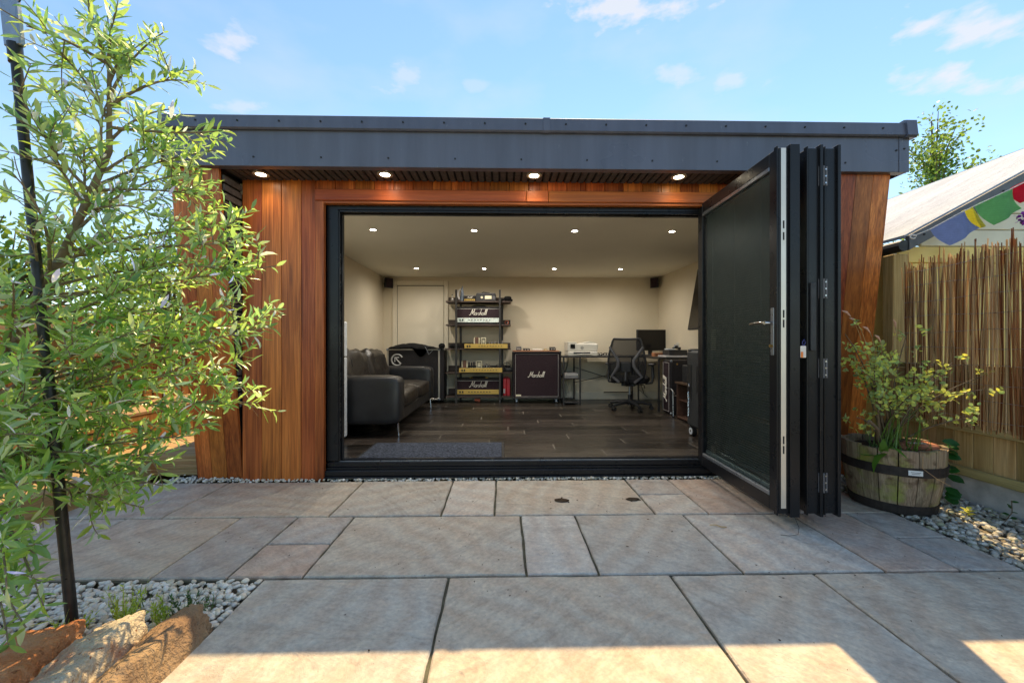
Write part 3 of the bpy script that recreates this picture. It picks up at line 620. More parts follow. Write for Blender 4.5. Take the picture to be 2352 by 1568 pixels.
# jacket thrown over the case
jk = MB(); n1, n2 = 26, 12; rows = []
for i in range(n1 + 1):
    t = i / n1; X = -1.70 + .80 * t; row = []
    for j in range(n2 + 1):
        s = j / n2; Y = 6.07 + .33 * s
        h = .90 + .075 * math.sin(math.pi * min(1, t * 1.25)) ** .7 * (0.4 + .6 * math.sin(math.pi * s)) + .028 * mnoise.noise(Vector((t * 7, s * 4, 3)))
        if t > .42 and t < .75 and s < .2: h -= (.2 - s) * .7 * math.sin(math.pi * (t - .42) / .33); Y = 6.085
        row.append((X, Y, h))
    rows.append(row)
v = [p for r in rows for p in r]; k = n2 + 1
f = [(i * k + j, i * k + j + 1, (i + 1) * k + j + 1, (i + 1) * k + j) for i in range(n1) for j in range(n2)]
nb = len(v); v2 = [(a, b, max(.892, c - .03)) for a, b, c in v]; f2 = [tuple(nb + q for q in ff[::-1]) for ff in f]
rim = [i * k for i in range(n1 + 1)] + [n1 * k + j for j in range(1, k)] + [i * k + n2 for i in range(n1 - 1, -1, -1)] + [j for j in range(n2 - 1, 0, -1)]
f3 = [(rim[i], rim[(i + 1) % len(rim)], nb + rim[(i + 1) % len(rim)], nb + rim[i]) for i in range(len(rim))]
jk = thing('jacket', (-1.3, 6.25, .89), 'crumpled black jacket lying on top of the flight case', 'jacket')
mesh_obj('cloth', v + v2, f + f2 + f3, m_jacket, jk, smooth=True)
m = MB(); m.tube([(-1.16, 6.078, .93), (-1.12, 6.068, .86), (-1.10, 6.066, .81)], .003, 5); m.tube([(-1.10, 6.066, .81), (-1.03, 6.07, .885)], .003, 5); m.build('zip', m_alud, jk)
MB().ell((-.93, 6.22, .935), (.05, .06, .045), 12, 8).build('sleeve_end', m_jacket, jk, smooth=True)

# ladder shelf
ls = thing('ladder_shelf', (-.37, 6.3, FZ), 'tall dark ladder shelf against the back wall holding amplifiers', 'shelf')
for X in (-.70, -.045):
    bx('front_post', m_post, ls, X - .014, X + .014, 6.10, 6.135, .08, 1.78, .003); bx('rear_post', m_post, ls, X + .016, X + .05, 6.45, 6.478, .08, 1.70, .003)
SH = [1.615, 1.262, .90, .54, .178]
for z in SH:
    s_ = bx('shelf_board', m_shelf, ls, -.86, .12, 6.137, 6.448, z - .022, z, .003); bx('back_panel', m_shelf, s_, -.86, .12, 6.4485, 6.452, z, z + .085, .002)
def knobs(parent, xs, y, z, r=.007, mat=None):
    for X in xs: MB().cyl((X, y, z), (X, y - .008, z), r, r * .8, n=10).build('knob', mat or m_knob, parent)
def amp_head(loc_x, z, gold, label):
    x0, x1 = loc_x - .345, loc_x + .345; y0, y1 = 6.142, 6.40; h = .265
    t = thing('guitar_amplifier', (loc_x, 6.27, z), label, 'amplifier')
    m = MB(); e = .018; m.box(x0, x0 + e, y0, y1, z, z + h, .005); m.box(x1 - e, x1, y0, y1, z, z + h, .005); m.box(x0 + e, x1 - e, y0 + .0005, y1, z + h - e * 1.6, z + h, .005); m.box(x0 + e, x1 - e, y0 + .0005, y1, z, z + e, .005); m.box(x0 + e, x1 - e, y0 + .02, y1 - .004, z + e, z + h - e * 1.6, 0); m.build('cabinet', m_tolex, t)
    bx('front_cloth', m_grille, t, x0 + e, x1 - e, y0 + .008, y0 + .0199, z + .10, z + h - e * 1.6, .002)
    pn = bx('control_panel', m_gold if gold else m_silver, t, x0 + e, x1 - e, y0 + .005, y0 + .0198, z + .030, z + .0985, .002)
    bx('piping', m_piping, t, x0 + e, x1 - e, y0 + .002, y0 + .008, z + h - e * 1.6 - .006, z + h - e * 1.6 - .001, .001)
    script('script_lettering', t, (loc_x - .13, y0 + .007, z + .135), (1, 0, 0), (0, 0, 1), .27, .0042, m_script)
    knobs(pn, [x0 + .2 + .045 * i for i in range(8)], y0 + .005, z + .065, .009)
    for X in (x0 + .055, x0 + .095): bx('rocker_switch', m_knob, pn, X, X + .022, y0 + .0005, y0 + .005, z + .05, z + .08, .002)
    m = MB(); m.tube([(loc_x - .13, 6.27, z + h + .004), (loc_x - .08, 6.27, z + h + .02), (loc_x + .08, 6.27, z + h + .02), (loc_x + .13, 6.27, z + h + .004)], .009, 8); m.build('carry_handle', m_tolex, t)
    for X in (loc_x - .12, loc_x + .12): bx('handle_cap', m_lockbr, t, X - .022, X + .022, 6.255, 6.285, z + h, z + h + .012, .003)
    return t
amp_head(-.366, SH[1], False, 'black guitar amplifier head with mirrored control panel on upper shelf')
amp_head(-.366, SH[4], True, 'black guitar amplifier head with gold control panel on lowest shelf')
def chassis(x0, z, label, items):
    x1 = x0 + .645; t = thing('amplifier_chassis', (x0 + .32, 6.25, z), label, 'amplifier chassis')
    bx('tray', m_alud, t, x0, x1, 6.11, 6.36, z, z + .062, .002); pn = bx('face_panel', m_gold, t, x0, x1, 6.096, 6.1085, z - .0, z + .066, .001)
    knobs(pn, [x0 + .22 + .042 * i for i in range(9)], 6.096, z + .033, .007)
    for X in (x0 + .035, x0 + .07): bx('rocker_switch', m_knob, pn, X, X + .022, 6.091, 6.096, z + .018, z + .046, .002)
    for kind, X, w, h in items:
        X += x0
        if kind == 'tr':
            o = bx('transformer', m_lam, t, X, X + w, 6.16, 6.24, z + .063, z + .063 + h, .003)
            bx('bobbin', m_cream, o, X - .022, X - .001, 6.165, 6.235, z + .068, z + .055 + h, .006); bx('bobbin', m_cream, o, X + w + .001, X + w + .02, 6.165, 6.235, z + .068, z + .055 + h, .006)
        elif kind == 'tf':
            o = bx('transformer', m_cream, t, X, X + w, 6.16, 6.23, z + .063, z + .063 + h, .003); m = MB(); 
            m.box(X + .012, X + .020, 6.152, 6.1595, z + .075, z + .051 + h, .001); m.box(X + w - .02, X + w - .012, 6.152, 6.1595, z + .075, z + .051 + h, .001); m.box(X + .0205, X + w - .0205, 6.152, 6.1595, z + .075, z + .083, .001); m.box(X + .0205, X + w - .0205, 6.152, 6.1595, z + .043 + h, z + .051 + h, .001); m.build('core_frame', m_knob, o)
        else:
            o = MB(); o.tube([(X, 6.2, z + .063), (X, 6.2, z + .063 + h * .8), (X, 6.2, z + .063 + h)], [w, w, w * .4], 10); o = o.build('valve', m_glassv if kind == 'v' else m_dark, t, smooth=True)
            bx('valve_socket', m_knob, o, X - w * 1.1, X + w * 1.1, 6.2 - w * 1.1, 6.2 + w * 1.1, z + .063, z + .070, .001)
    return t
chassis(-.575, SH[2] + .001, 'gold faced open amplifier chassis with transformers on middle shelf', [('tr', .155, .05, .105), ('tf', .245, .075, .098), ('v', .37, .008, .05), ('v', .405, .008, .055), ('v', .455, .008, .05), ('v', .51, .009, .06), ('v', .565, .012, .055)])
chassis(-.655, SH[3] + .001, 'gold faced open amplifier chassis with valves on second lowest shelf', [('tr', .05, .05, .115), ('c', .14, .012, .09), ('c', .18, .012, .085), ('c', .215, .013, .095), ('tf', .255, .085, .108), ('v', .37, .010, .06), ('v', .41, .014, .07), ('v', .45, .008, .05)])
# small things on the shelves
S1 = SH[0]
o = thing('mini_amplifier', (-.50, 6.22, S1), 'tiny black and gold practice amplifier on the top shelf', 'mini amplifier')
bx('cabinet', m_tolex, o, -.588, -.415, 6.16, 6.26, S1, S1 + .085, .004); bx('control_panel', m_gold, o, -.582, -.421, 6.155, 6.16, S1 + .004, S1 + .028, .001); script('script_lettering', o, (-.535, 6.159, S1 + .045), (1, 0, 0), (0, 0, 1), .075, .0016, m_script)
knobs(o, [-.56, -.51, -.47, -.44], 6.155, S1 + .016, .006)
bx('piping', m_piping, o, -.586, -.417, 6.157, 6.1599, S1 + .08, S1 + .083, 0)
o = thing('recorder_box', (-.25, 6.25, S1), 'black tape recorder with pale dial face on the top shelf', 'recorder')
bx('case', m_dark, o, -.41, -.105, 6.16, 6.34, S1, S1 + .098, .006); bx('lid', m_grey, o, -.405, -.11, 6.165, 6.338, S1 + .0985, S1 + .122, .01); MB().cyl((-.318, 6.16, S1 + .055), (-.318, 6.152, S1 + .055), .017, n=16).build('dial', m_cream, o); bx('display', m_cream, o, -.272, -.17, 6.156, 6.1605, S1 + .03, S1 + .08, .002); bx('speaker_panel', m_grey, o, -.16, -.112, 6.156, 6.1605, S1 + .02, S1 + .08, .002); MB().tube([(-.34, 6.25, S1 + .122), (-.3, 6.25, S1 + .142), (-.2, 6.25, S1 + .13)], .008, 6).build('cable', m_rubber, o)
o = thing('clothes_iron', (-.62, 6.2, S1), 'grey blue clothes iron standing upright on the top shelf', 'iron')
m = MB(); rings = []
for t in np.linspace(0, 1, 10):
    w = .052 * (1 - t ** 2.2) + .004; d = .03; rings.append([(-.625 + math.cos(a) * w * .55 + .01 * t, 6.2 + math.sin(a) * d * (1 - .6 * t), S1 + .002 + .235 * t) for a in np.linspace(0, 2 * math.pi, 17)[:-1]])
m.loft(rings); m.build('body', plain('iron_blue', (.16, .2, .26), .3), o, smooth=True); m = MB(); m.tube([(-.66, 6.2, S1 + .03), (-.685, 6.2, S1 + .08), (-.68, 6.2, S1 + .15), (-.64, 6.2, S1 + .19)], .012, 8); m.build('handle', m_paper, o, smooth=True)
o = thing('small_bottle', (-.77, 6.22, S1), 'small dark bottle at the left end of the top shelf', 'bottle')
MB().tube([(-.772, 6.22, S1), (-.772, 6.22, S1 + .045), (-.772, 6.22, S1 + .06), (-.772, 6.22, S1 + .09)], [.02, .02, .007, .006], 12).build('body', m_glassv, o, smooth=True); MB().cyl((-.772, 6.22, S1 + .09), (-.772, 6.22, S1 + .108), .008).build('cap', m_knob, o)
o = thing('hard_hat_case', (.07, 6.25, S1), 'black domed pouch at the right end of the top shelf', 'pouch')
MB().ell((.075, 6.25, S1 + .042), (.06, .07, .042), 16, 8, power=.7).build('body', m_jacket, o, smooth=True); MB().tube([(-.03, 6.22, S1 + .015), (.0, 6.2, S1 + .03), (.03, 6.2, S1 + .02)], .012, 8).build('strap', m_dark, o); MB().ell((.13, 6.22, S1 + .02), (.022, .03, .02), 10, 6).build('side_pocket', m_jacket, o, smooth=True)
o = thing('desk_fan_dial', (.06, 6.3, SH[1]), 'small round chrome dial on right end of second shelf', 'dial')
m = MB(); m.tube([(.06 + .028 * math.cos(a), 6.25, SH[1] + .034 + .028 * math.sin(a)) for a in np.linspace(0, 2 * math.pi, 20)], .006, 6); m.build('ring', m_terra, o); MB().ell((.072, 6.245, SH[1] + .030), (.012, .008, .012), 10, 6).build('bulb', m_chrome, o, smooth=True); bx('block', m_dark, o, -.02, .012, 6.22, 6.27, SH[1], SH[1] + .045, .002)
o = thing('black_cap', (-.73, 6.25, SH[2]), 'black baseball cap at the left end of the middle shelf', 'cap')
MB().ell((-.735, 6.27, SH[2] + .03), (.09, .09, .045), 16, 8).build('crown', m_jacket, o, smooth=True); MB().ell((-.66, 6.2, SH[2] + .010), (.075, .06, .010), 14, 6).build('peak', m_jacket, o, smooth=True)
o = thing('headset', (.06, 6.25, SH[3]), 'tangle of black cables and headset on the right of second lowest shelf', 'headset')
m = MB()
for k, (cx, r_, dz) in enumerate([(-.05, .06, .05), (.0, .05, .045), (.06, .045, .09)]): m.tube([(cx + r_ * 1.2 * math.cos(a), 6.19 + .02 * math.sin(a * 2 + k), SH[3] + .015 + dz + r_ * .9 * math.sin(a)) for a in np.linspace(0, 2 * math.pi, 22)], .004, 6)
m.tube([(.03, 6.2, SH[3] + .3), (.045, 6.2, SH[3] + .2), (.06, 6.2, SH[3] + .09)], .003, 6); m.build('cable', m_rubber, o); cushion('pad', m_dark, o, (.09, 6.22, SH[3] + .035), (.13, .09, .07), .6, seed=3); cushion('pad', m_dark, o, (.015, 6.24, SH[3] + .03), (.07, .07, .06), .6, seed=4)
o = thing('red_case', (.057, 6.24, FZ), 'red plastic tool case standing beside the speaker cabinet', 'case')
bx('shell', m_red, o, .004, .055, 6.18, 6.33, SH[4] + .001, SH[4] + .265, .008); bx('shell', m_red, o, .058, .110, 6.18, 6.33, SH[4] + .001, SH[4] + .265, .008); MB().tube([(.03, 6.25, SH[4] + .264), (.035, 6.25, SH[4] + .285), (.075, 6.25, SH[4] + .285), (.08, 6.25, SH[4] + .264)], .006, 8).build('handle', m_red, o); bx('sticker', m_paper, o, .008, .035, 6.178, 6.1799, SH[4] + .04, SH[4] + .11, 0)
o = thing('flower_pot', (-.395, 6.2, FZ), 'small terracotta pot lying tilted under the ladder shelf', 'pot')
T = Matrix.Translation((-.39, 6.2, FZ + .036)) @ Matrix.Rotation(R(98), 4, 'Y')
m = MB(); m.tube([(0, 0, -.04), (0, 0, .03), (0, 0, .03), (0, 0, .045)], [.022, .031, .035, .036], 16, M=T); m.build('body', m_terra, o, smooth=True)

# big speaker cabinet
sp = thing('speaker_cabinet', (.51, 6.2, FZ), 'large black guitar speaker cabinet with white piping by the ladder shelf', 'speaker cabinet')
m = MB(); x0, x1, y0, y1, z0, z1 = .145, .872, 6.06, 6.42, .145, .852; e = .022
m.box(x0, x0 + e, y0, y1, z0, z1, .008); m.box(x1 - e, x1, y0, y1, z0, z1, .008); m.box(x0 + e, x1 - e, y0 + .0005, y1, z1 - e, z1, .006); m.box(x0 + e, x1 - e, y0 + .0005, y1, z0, z0 + e, .006); m.box(x0 + e, x1 - e, y0 + .03, y1 - .005, z0 + e, z1 - e, 0); m.build('cabinet', m_tolex, sp)
bx('grille', m_grille, sp, x0 + e, x1 - e, y0 + .012, y0 + .0299, z0 + e, z1 - e, .003)
for a in ((.186, .190, .178, .815), (.827, .831, .178, .815)): bx('piping', m_piping, sp, a[0], a[1], y0 + .008, y0 + .0118, a[2], a[3], .001)
for z in (.178, .811): bx('piping', m_piping, sp, .1905, .8265, y0 + .008, y0 + .0118, z, z + .004, .001)
script('script_lettering', sp, (.385, y0 + .010, .468), (1, 0, 0), (0, 0, 1), .25, .0045, m_script); bx('name_plate', m_cream, sp, .195, .272, y0 + .0075, y0 + .0119, .186, .212, .001)
for X in (x0 + .012, x1 - .012):
    for z in (z0 + .012, z1 - .012): MB().ell((X, y0 + .01, z), (.02, .018, .02), 10, 6).build('corner_cap', m_knob, sp, smooth=True)
for X in (.205, .80):
    for Y in (6.1, 6.38):
        c = MB().cyl((X - .012, Y, .109), (X + .012, Y, .109), .0285, n=16).build('castor', m_alud, sp); bx('castor_fork', m_alud, c, X - .018, X + .018, Y - .015, Y + .015, .132, .1445, .002)
o = thing('wooden_board', (.51, 6.22, .853), 'thin reddish board lying on top of the speaker cabinet', 'board'); bx('plank', m_orange, o, .15, .85, 6.09, 6.40, .8525, .866, .002)
for nm, lab, cat, X, w, h, mt in [('effects_pedal', 'dark effects pedal at left end of the reddish board', 'pedal', .205, .075, .06, m_grey), ('effects_pedal', 'low dark pedal with white knobs on the reddish board', 'pedal', .31, .10, .035, m_dark), ('white_box', 'flat cream box in the middle of the reddish board', 'box', .455, .135, .03, m_print), ('brass_tin', 'small brass tin right of the cream box', 'tin', .63, .045, .03, m_lockbr), ('effects_pedal', 'dark blue effects pedal at right end of the reddish board', 'pedal', .715, .085, .055, m_dark)]:
    o = thing(nm, (X + w / 2, 6.2, .8665), lab, cat)
    m = MB(); m.prism([(6.14, .8665), (6.25, .8665), (6.25, .8665 + h), (6.14, .8665 + h * .7)], 'x', X, X + w); m.build('body', mt, o); knobs(o, [X + w * .3, X + w * .7], 6.14, .8665 + h * .4, min(.008, h * .25), m_script)

# desk
dk = thing('corner_desk', (1.7, 6.15, FZ), 'black L shaped corner desk with metal legs', 'desk')
m_desk = plain('black_desk_top', (.022, .021, .021), .5, 0, .2)
bx('desk_top', m_desk, dk, .865, 2.49, 5.88, 6.44, .768, .79, .003); bx('desk_top', m_desk, dk, 2.03, 2.485, 5.26, 5.878, .768, .79, .003)
for X, Y in ((.885, 5.90), (1.125, 5.90), (.885, 6.41), (1.125, 6.41), (2.05, 5.30), (2.46, 5.30), (2.05, 6.41), (1.98, 5.90)): bx('leg', m_post, dk, X - .011, X + .011, Y - .011, Y + .011, .08, .7675, .002)
for z in (.47, .12):
    bx('side_shelf', m_desk, dk, .898, 1.112, 5.915, 6.395, z - .012, z, .002)
    bx('leg_rail', m_post, dk, .8965, 1.1135, 5.889, 5.911, z - .014, z + .006, .002)
for a, b in (((1.13, 6.40, .60), (1.70, 6.41, .42)), ((1.13, 6.40, .36), (1.70, 6.41, .48)), ((1.70, 6.41, .42), (2.03, 6.40, .30)), ((1.70, 6.41, .48), (2.03, 6.40, .62))): MB().cyl(a, b, .005, n=8).build('cross_brace', m_post, dk)
MB().cyl((2.05, 6.42, .2), (1.6, 6.42, .2), .008, n=8).build('foot_rail', m_post, dk)
for pts_ in ([(1.04, 6.42, .76), (1.02, 6.43, .62), (.98, 6.44, .5), (.97, 6.45, .2)], [(.90, 6.3, .46), (.86, 6.3, .3), (.87, 6.2, .15)], [(2.08, 6.42, .76), (2.1, 6.44, .5), (2.16, 6.43, .25), (2.3, 6.42, .12)], [(2.2, 6.3, .76), (2.12, 6.32, .45), (2.2, 6.3, .2)]): MB().tube(pts_, .004, 6).build('hanging_lead', m_rubber, dk)
o = thing('paper_stack', (1.0, 6.12, .47), 'stack of magazines on the desk side shelf', 'papers')
for k in range(5): bx('magazine', [m_paper, m_grey, m_paper, m_print, m_paper][k], o, .905 + .004 * k, 1.10 - .003 * (k % 2), 5.93, 6.2, .4705 + k * .013, .4828 + k * .013, .003)
# printer
pr = thing('printer', (1.19, 6.2, .79), 'cream inkjet printer on the left end of the desk', 'printer')
bx('base', m_print, pr, .97, 1.41, 6.02, 6.36, .79, .856, .008); bx('upper_body', m_print, pr, .965, 1.415, 6.03, 6.37, .8565, .97, .012); m = MB(); m.prism([(1.15, .9705), (1.40, .9705), (1.40, .985), (1.30, 1.005)], 'y', 6.06, 6.35); m.build('document_feeder', m_print, pr)
bx('top_panel', m_print, pr, .965, 1.10, 6.035, 6.365, .9705, .995, .004); bx('screen', m_screen, pr, 1.005, 1.075, 6.025, 6.0298, .90, .962, .002); bx('paper_slot', m_dark, pr, 1.05, 1.30, 6.014, 6.0198, .822, .846, .002); bx('output_tray', m_print, pr, 1.10, 1.32, 5.96, 6.0195, .806, .816, .003)
m = MB(); m.tube([(1.18 + .017 * math.cos(a), 6.0285, .91 + .017 * math.sin(a)) for a in np.linspace(0, 2 * math.pi, 20)], .003, 5); m.build('round_badge', m_grey, pr)
o = thing('cable_reel', (1.49, 6.1, .79), 'pile of dark leads between printer and chair', 'leads')
m = MB()
for k in range(5): m.tube([(1.43 + .035 * k + .022 * math.cos(a), 6.08 + .02 * math.sin(a), .812 + .02 * math.sin(a + k)) for a in np.linspace(0, 2 * math.pi, 14)], .0045, 6)
m.build('lead', m_rubber, o); bx('socket_strip', m_print, o, 1.44, 1.60, 6.12, 6.16, .7905, .815, .003)
# monitor
mo = thing('monitor', (2.28, 6.2, .79), 'black computer monitor on the corner desk', 'monitor', rz=R(6))
bx('bezel', m_dark, mo, -.235, .235, -.02, .02, .075, .395, .004); bx('screen_glass', m_screen, mo, -.225, .225, -.0225, -.0203, .085, .388, .001); bx('neck', m_dark, mo, -.03, .03, .021, .05, .0, .22, .004); bx('foot', m_dark, mo, -.11, .11, -.06, .1, .0005, .012, .004); bx('bezel_edge', m_alud, mo, .2355, .241, -.018, .02, .075, .395, .001)
o = thing('keyboard', (2.2, 6.0, .79), 'dark keyboard in front of the monitor', 'keyboard'); bx('body', m_dark, o, 2.02, 2.34, 5.93, 6.03, .7905, .806, .003)
m = MB()
for i in range(14):
    for j in range(4): m.box(2.03 + i * .0218, 2.048 + i * .0218, 5.936 + j * .022, 5.954 + j * .022, .8063, .8105, .001)
tag(m.build('keys', m_grey, o), kind='stuff')
o = thing('orange_box', (2.24, 5.74, .79), 'small orange wooden box on the desk return', 'box'); bx('body', m_orange, o, 2.12, 2.255, 5.64, 5.75, .7905, .842, .003); bx('lid_gap', m_dark, o, 2.118, 2.257, 5.639, 5.6396, .826, .829, 0); knobs(o, [2.15, 2.19, 2.22], 5.639, .812, .006)
o = thing('rack_unit', (2.37, 5.52, .79), 'black rack unit on the desk return', 'rack unit'); bx('case', m_dark, o, 2.23, 2.475, 5.40, 5.63, .8115, .885, .004); bx('paper_pad', m_paper, o, 2.16, 2.46, 5.35, 5.62, .7905, .8108, .002)
o = thing('headphones', (2.37, 5.5, .885), 'white headphones lying on the black rack unit', 'headphones')
m = MB(); m.tube([(2.37 + .04 * math.cos(a), 5.5, .905 + .045 * math.sin(a)) for a in np.linspace(0, math.pi, 14)], .006, 8); m.build('headband', m_white, o)
for X in (2.33, 2.41): MB().cyl((X - .01, 5.5, .905), (X + .012, 5.5, .905), .02, n=14).build('ear_cup', m_dark, o, smooth=True)
o = thing('router_box', (2.29, 5.55, .885), 'white slim box on the black rack unit', 'box'); bx('body', m_white, o, 2.235, 2.335, 5.46, 5.58, .8855, .905, .004); bx('lid', m_grey, o, 2.24, 2.33, 5.465, 5.575, .9052, .907, 0)
o = thing('wall_socket', (2.49, 6.0, .95), 'small dark phone charger on the right wall', 'charger'); bx('plate', m_print, o, 2.4945, 2.5045, 5.72, 5.80, .90, .99, .002); bx('plug', m_dark, o, 2.455, 2.494, 5.735, 5.785, .90, .955, .004)

# office chair
ch = thing('office_chair', (1.72, 5.48, FZ), 'black mesh office chair at the desk', 'chair', rz=R(-28))
t = NT('mesh_fabric'); tr = t.n('ShaderNodeBsdfTransparent'); mx = t.n('ShaderNodeMixShader'); mx.inputs[0].default_value = .8; t.set(color=(.014, .014, .016), rough=.8); t.L.new(tr.outputs[0], mx.inputs[1]); t.L.new(t.p.outputs[0], mx.inputs[2]); t.L.new(mx.outputs[0], t.out.inputs[0]); m_mesh = t.m
for k in range(5):
    a = R(72 * k + 20); d = Vector((math.cos(a), math.sin(a), 0)); e = MB(); e.tube([d * .03 + Vector((0, 0, .105)), d * .16 + Vector((0, 0, .095)), d * .285 + Vector((0, 0, .07))], [.026, .022, .016], 8); lg = e.build('star_leg', m_dark, ch, smooth=True)
    p = d * .285; n = Vector((-d.y, d.x, 0)); c = MB()
    for s_ in (-.016, .016): c.cyl(p + n * (s_ - .008) + Vector((0, 0, .028)), p + n * (s_ + .008) + Vector((0, 0, .028)), .0275, n=14)
    c.cyl(p + Vector((0, 0, .03)), p + Vector((0, 0, .075)), .008); c.build('castor', m_rubber, lg, smooth=True)
e = MB(); e.cyl((0, 0, .06), (0, 0, .13), .032); e.cyl((0, 0, .13), (0, 0, .20), .025); e.build('base_hub', m_dark, ch, smooth=True); MB().cyl((0, 0, .20), (0, 0, .335), .014).build('gas_column', m_alud, ch, smooth=True)
bx('mechanism', m_dark, ch, -.09, .09, -.12, .12, .325, .36, .008); MB().tube([(.09, .04, .335), (.17, .03, .335), (.19, .03, .325), (.192, .03, .29)], .006, 6).build('tilt_lever', m_dark, ch)
cushion('seat', plain('chair_seat_fabric', (.018, .018, .02), .9, 0, .2, 40, .4, 300, .2), ch, (0, .04, .405), (.48, .47, .10), .45, seed=9, wrinkle=.003)
T = Matrix.Translation((0, -.21, .66)) @ Matrix.Rotation(R(8), 4, 'X')
def bp(u, v):
    w = .205 + .035 * math.cos((v + .1) * 2.2); return (u * w, .035 * (1 - u * u) * -1 + .05 * v * v, v * .29)
nu, nv = 14, 16; vs = [bp(-1 + 2 * i / nu, -1 + 2 * j / nv) for j in range(nv + 1) for i in range(nu + 1)]
e = MB(); e.add(vs, [(j * (nu + 1) + i, j * (nu + 1) + i + 1, (j + 1) * (nu + 1) + i + 1, (j + 1) * (nu + 1) + i) for j in range(nv) for i in range(nu)], T); e.build('back_mesh', m_mesh, ch, smooth=True)
def rim_pts():
    P = []
    for i in range(nu + 1): P.append(bp((-1 + 2 * i / nu) * (.93 if i in (0, nu) else 1), 1.0))
    for j in range(nv - 1, 0, -1): P.append(bp(1, -1 + 2 * j / nv))
    for i in range(nu, -1, -1): P.append(bp((-1 + 2 * i / nu) * (.93 if i in (0, nu) else 1), -1))
    for j in range(1, nv): P.append(bp(-1, -1 + 2 * j / nv))
    P.append(P[0]); return P
e = MB(); e.tube(rim_pts(), .014, 8, M=T); bf = e.build('back_frame', m_dark, ch, smooth=True)
for s_ in (-1, 1):
    e = MB(); e.tube([(s_ * .215, .0, .19), (s_ * .10, -.045, .02), (s_ * .10, -.05, -.06), (s_ * .19, -.02, -.2), (s_ * .10, -.03, -.28)], [.016, .022, .024, .022, .02], 8, M=T); e.build('back_brace', m_grey, bf, smooth=True)
e = MB(); e.box(-.07, .07, -.065, -.035, -.14, .0, .02, T); e.build('lumbar_pad', m_dark, bf); e = MB(); e.tube([(0, -.02, .35), (0, -.22, .36), (0, -.275, .42), (0, -.255, .52)], [.03, .03, .028, .024], 8); e.build('spine', m_dark, ch, smooth=True)
for s_ in (-1, 1):
    e = MB(); e.tube([(s_ * .2, .02, .36), (s_ * .285, .02, .37), (s_ * .30, .03, .45), (s_ * .285, .06, .60)], [.018, .018, .02, .018], 8); a_ = e.build('arm_post', m_dark, ch, smooth=True); e = MB(); e.box(s_ * .285 - .04, s_ * .285 + .04, -.06, .19, .60, .628, .012); e.build('arm_pad', m_dark, a_)

# wall speakers, television
def wall_speaker(cx, cy, z, rz, label):
    t = thing('wall_speaker', (cx, cy, z), label, 'speaker', rz=rz)
    m = MB(); m.loft([[(-.055, -.06, -.07), (.055, -.06, -.07), (.055, -.06, .07), (-.055, -.06, .07)], [(-.065, -.05, -.078), (.065, -.05, -.078), (.065, -.05, .078), (-.065, -.05, .078)], [(-.035, .055, -.06), (.035, .055, -.06), (.035, .055, .06), (-.035, .055, .06)]]); m.build('cabinet', m_dark, t)
    bx('grille', m_grille, t, -.052, .052, -.063, -.0602, -.066, .066, .001); m = MB(); m.tube([(0, .05, 0), (0, .085, 0), (0.0, .105, 0)], [.012, .012, .022], 10); m.build('bracket', m_dark, t)
wall_speaker(-1.80, 6.40, 1.915, R(40), 'small black speaker in the left back corner under the ceiling'); wall_speaker(2.42, 6.40, 1.93, R(-40), 'small black speaker in the right back corner under the ceiling')
tv = thing('television', (2.42, 4.5, 1.5), 'large black television tilted on the right wall', 'television')
T = Matrix.Translation((2.40, 4.5, 1.52)) @ Matrix.Rotation(R(9.5), 4, 'Y')
m = MB(); m.box(-.018, .018, -.56, .56, -.385, .385, .004, T); m.build('housing', m_dark, tv); m = MB(); m.box(-.0205, -.0183, -.55, .55, -.37, .375, .001, T); m.build('screen_glass', m_screen, tv); bx('wall_mount', m_dark, tv, 2.42, 2.5045, 4.4, 4.6, 1.42, 1.62, .003)
# gear along the right wall
c2 = thing('speaker_cabinet', (2.27, 5.2, FZ), 'black speaker cabinet on end by the desk return with sideways lettering', 'speaker cabinet')
bx('cabinet', m_tolex, c2, 2.09, 2.47, 5.02, 5.245, .085, .765, .012); bx('grille', m_grille, c2, 2.078, 2.0895, 5.035, 5.23, .11, .74, .004)
for y in (5.038, 5.223): bx('piping', m_piping, c2, 2.074, 2.078, y, y + .004, .12, .73, .001)
for z in (.12, .727): bx('piping', m_piping, c2, 2.074, 2.078, 5.0425, 5.2225, z, z + .004, .001)
script('script_lettering', c2, (2.074, 5.10, .25), (0, 0, 1), (0, 1, 0), .32, .006, m_script, un=(-1, 0, 0)); MB().cyl((2.17, 5.02, .715), (2.17, 5.016, .715), .012).build('badge', m_lockbr, c2)
for X in (2.10, 2.455):
    for z in (.1, .75): MB().ell((X, 5.027, z), (.018, .016, .018), 10, 6).build('corner_cap', m_alud, c2, smooth=True)
o = thing('folding_stand', (2.07, 4.86, FZ), 'thin silver tube stand in front of the sideways speaker cabinet', 'stand')
MB().tube([(2.05, 5.0, .42), (2.05, 4.90, .415), (2.05, 4.86, .40), (2.05, 4.85, .09)], .007, 8).build('tube', m_alu, o); bx('clamp', m_alu, o, 2.04, 2.06, 4.82, 4.84, .36, .39, .003); MB().cyl((2.05, 4.86, .34), (2.12, 4.9, .34), .006).build('side_bar', m_alu, o); MB().cyl((2.05, 4.85, .0805), (2.05, 4.85, .095), .012).build('rubber_foot', m_rubber, o)
cb = thing('brown_cabinet', (2.27, 4.6, FZ), 'low dark brown open cabinet between the speakers', 'cabinet')
for a in ((4.40, 4.42), (4.76, 4.78)): bx('side', m_brown, cb, 2.06, 2.46, a[0], a[1], .082, .498, .003)
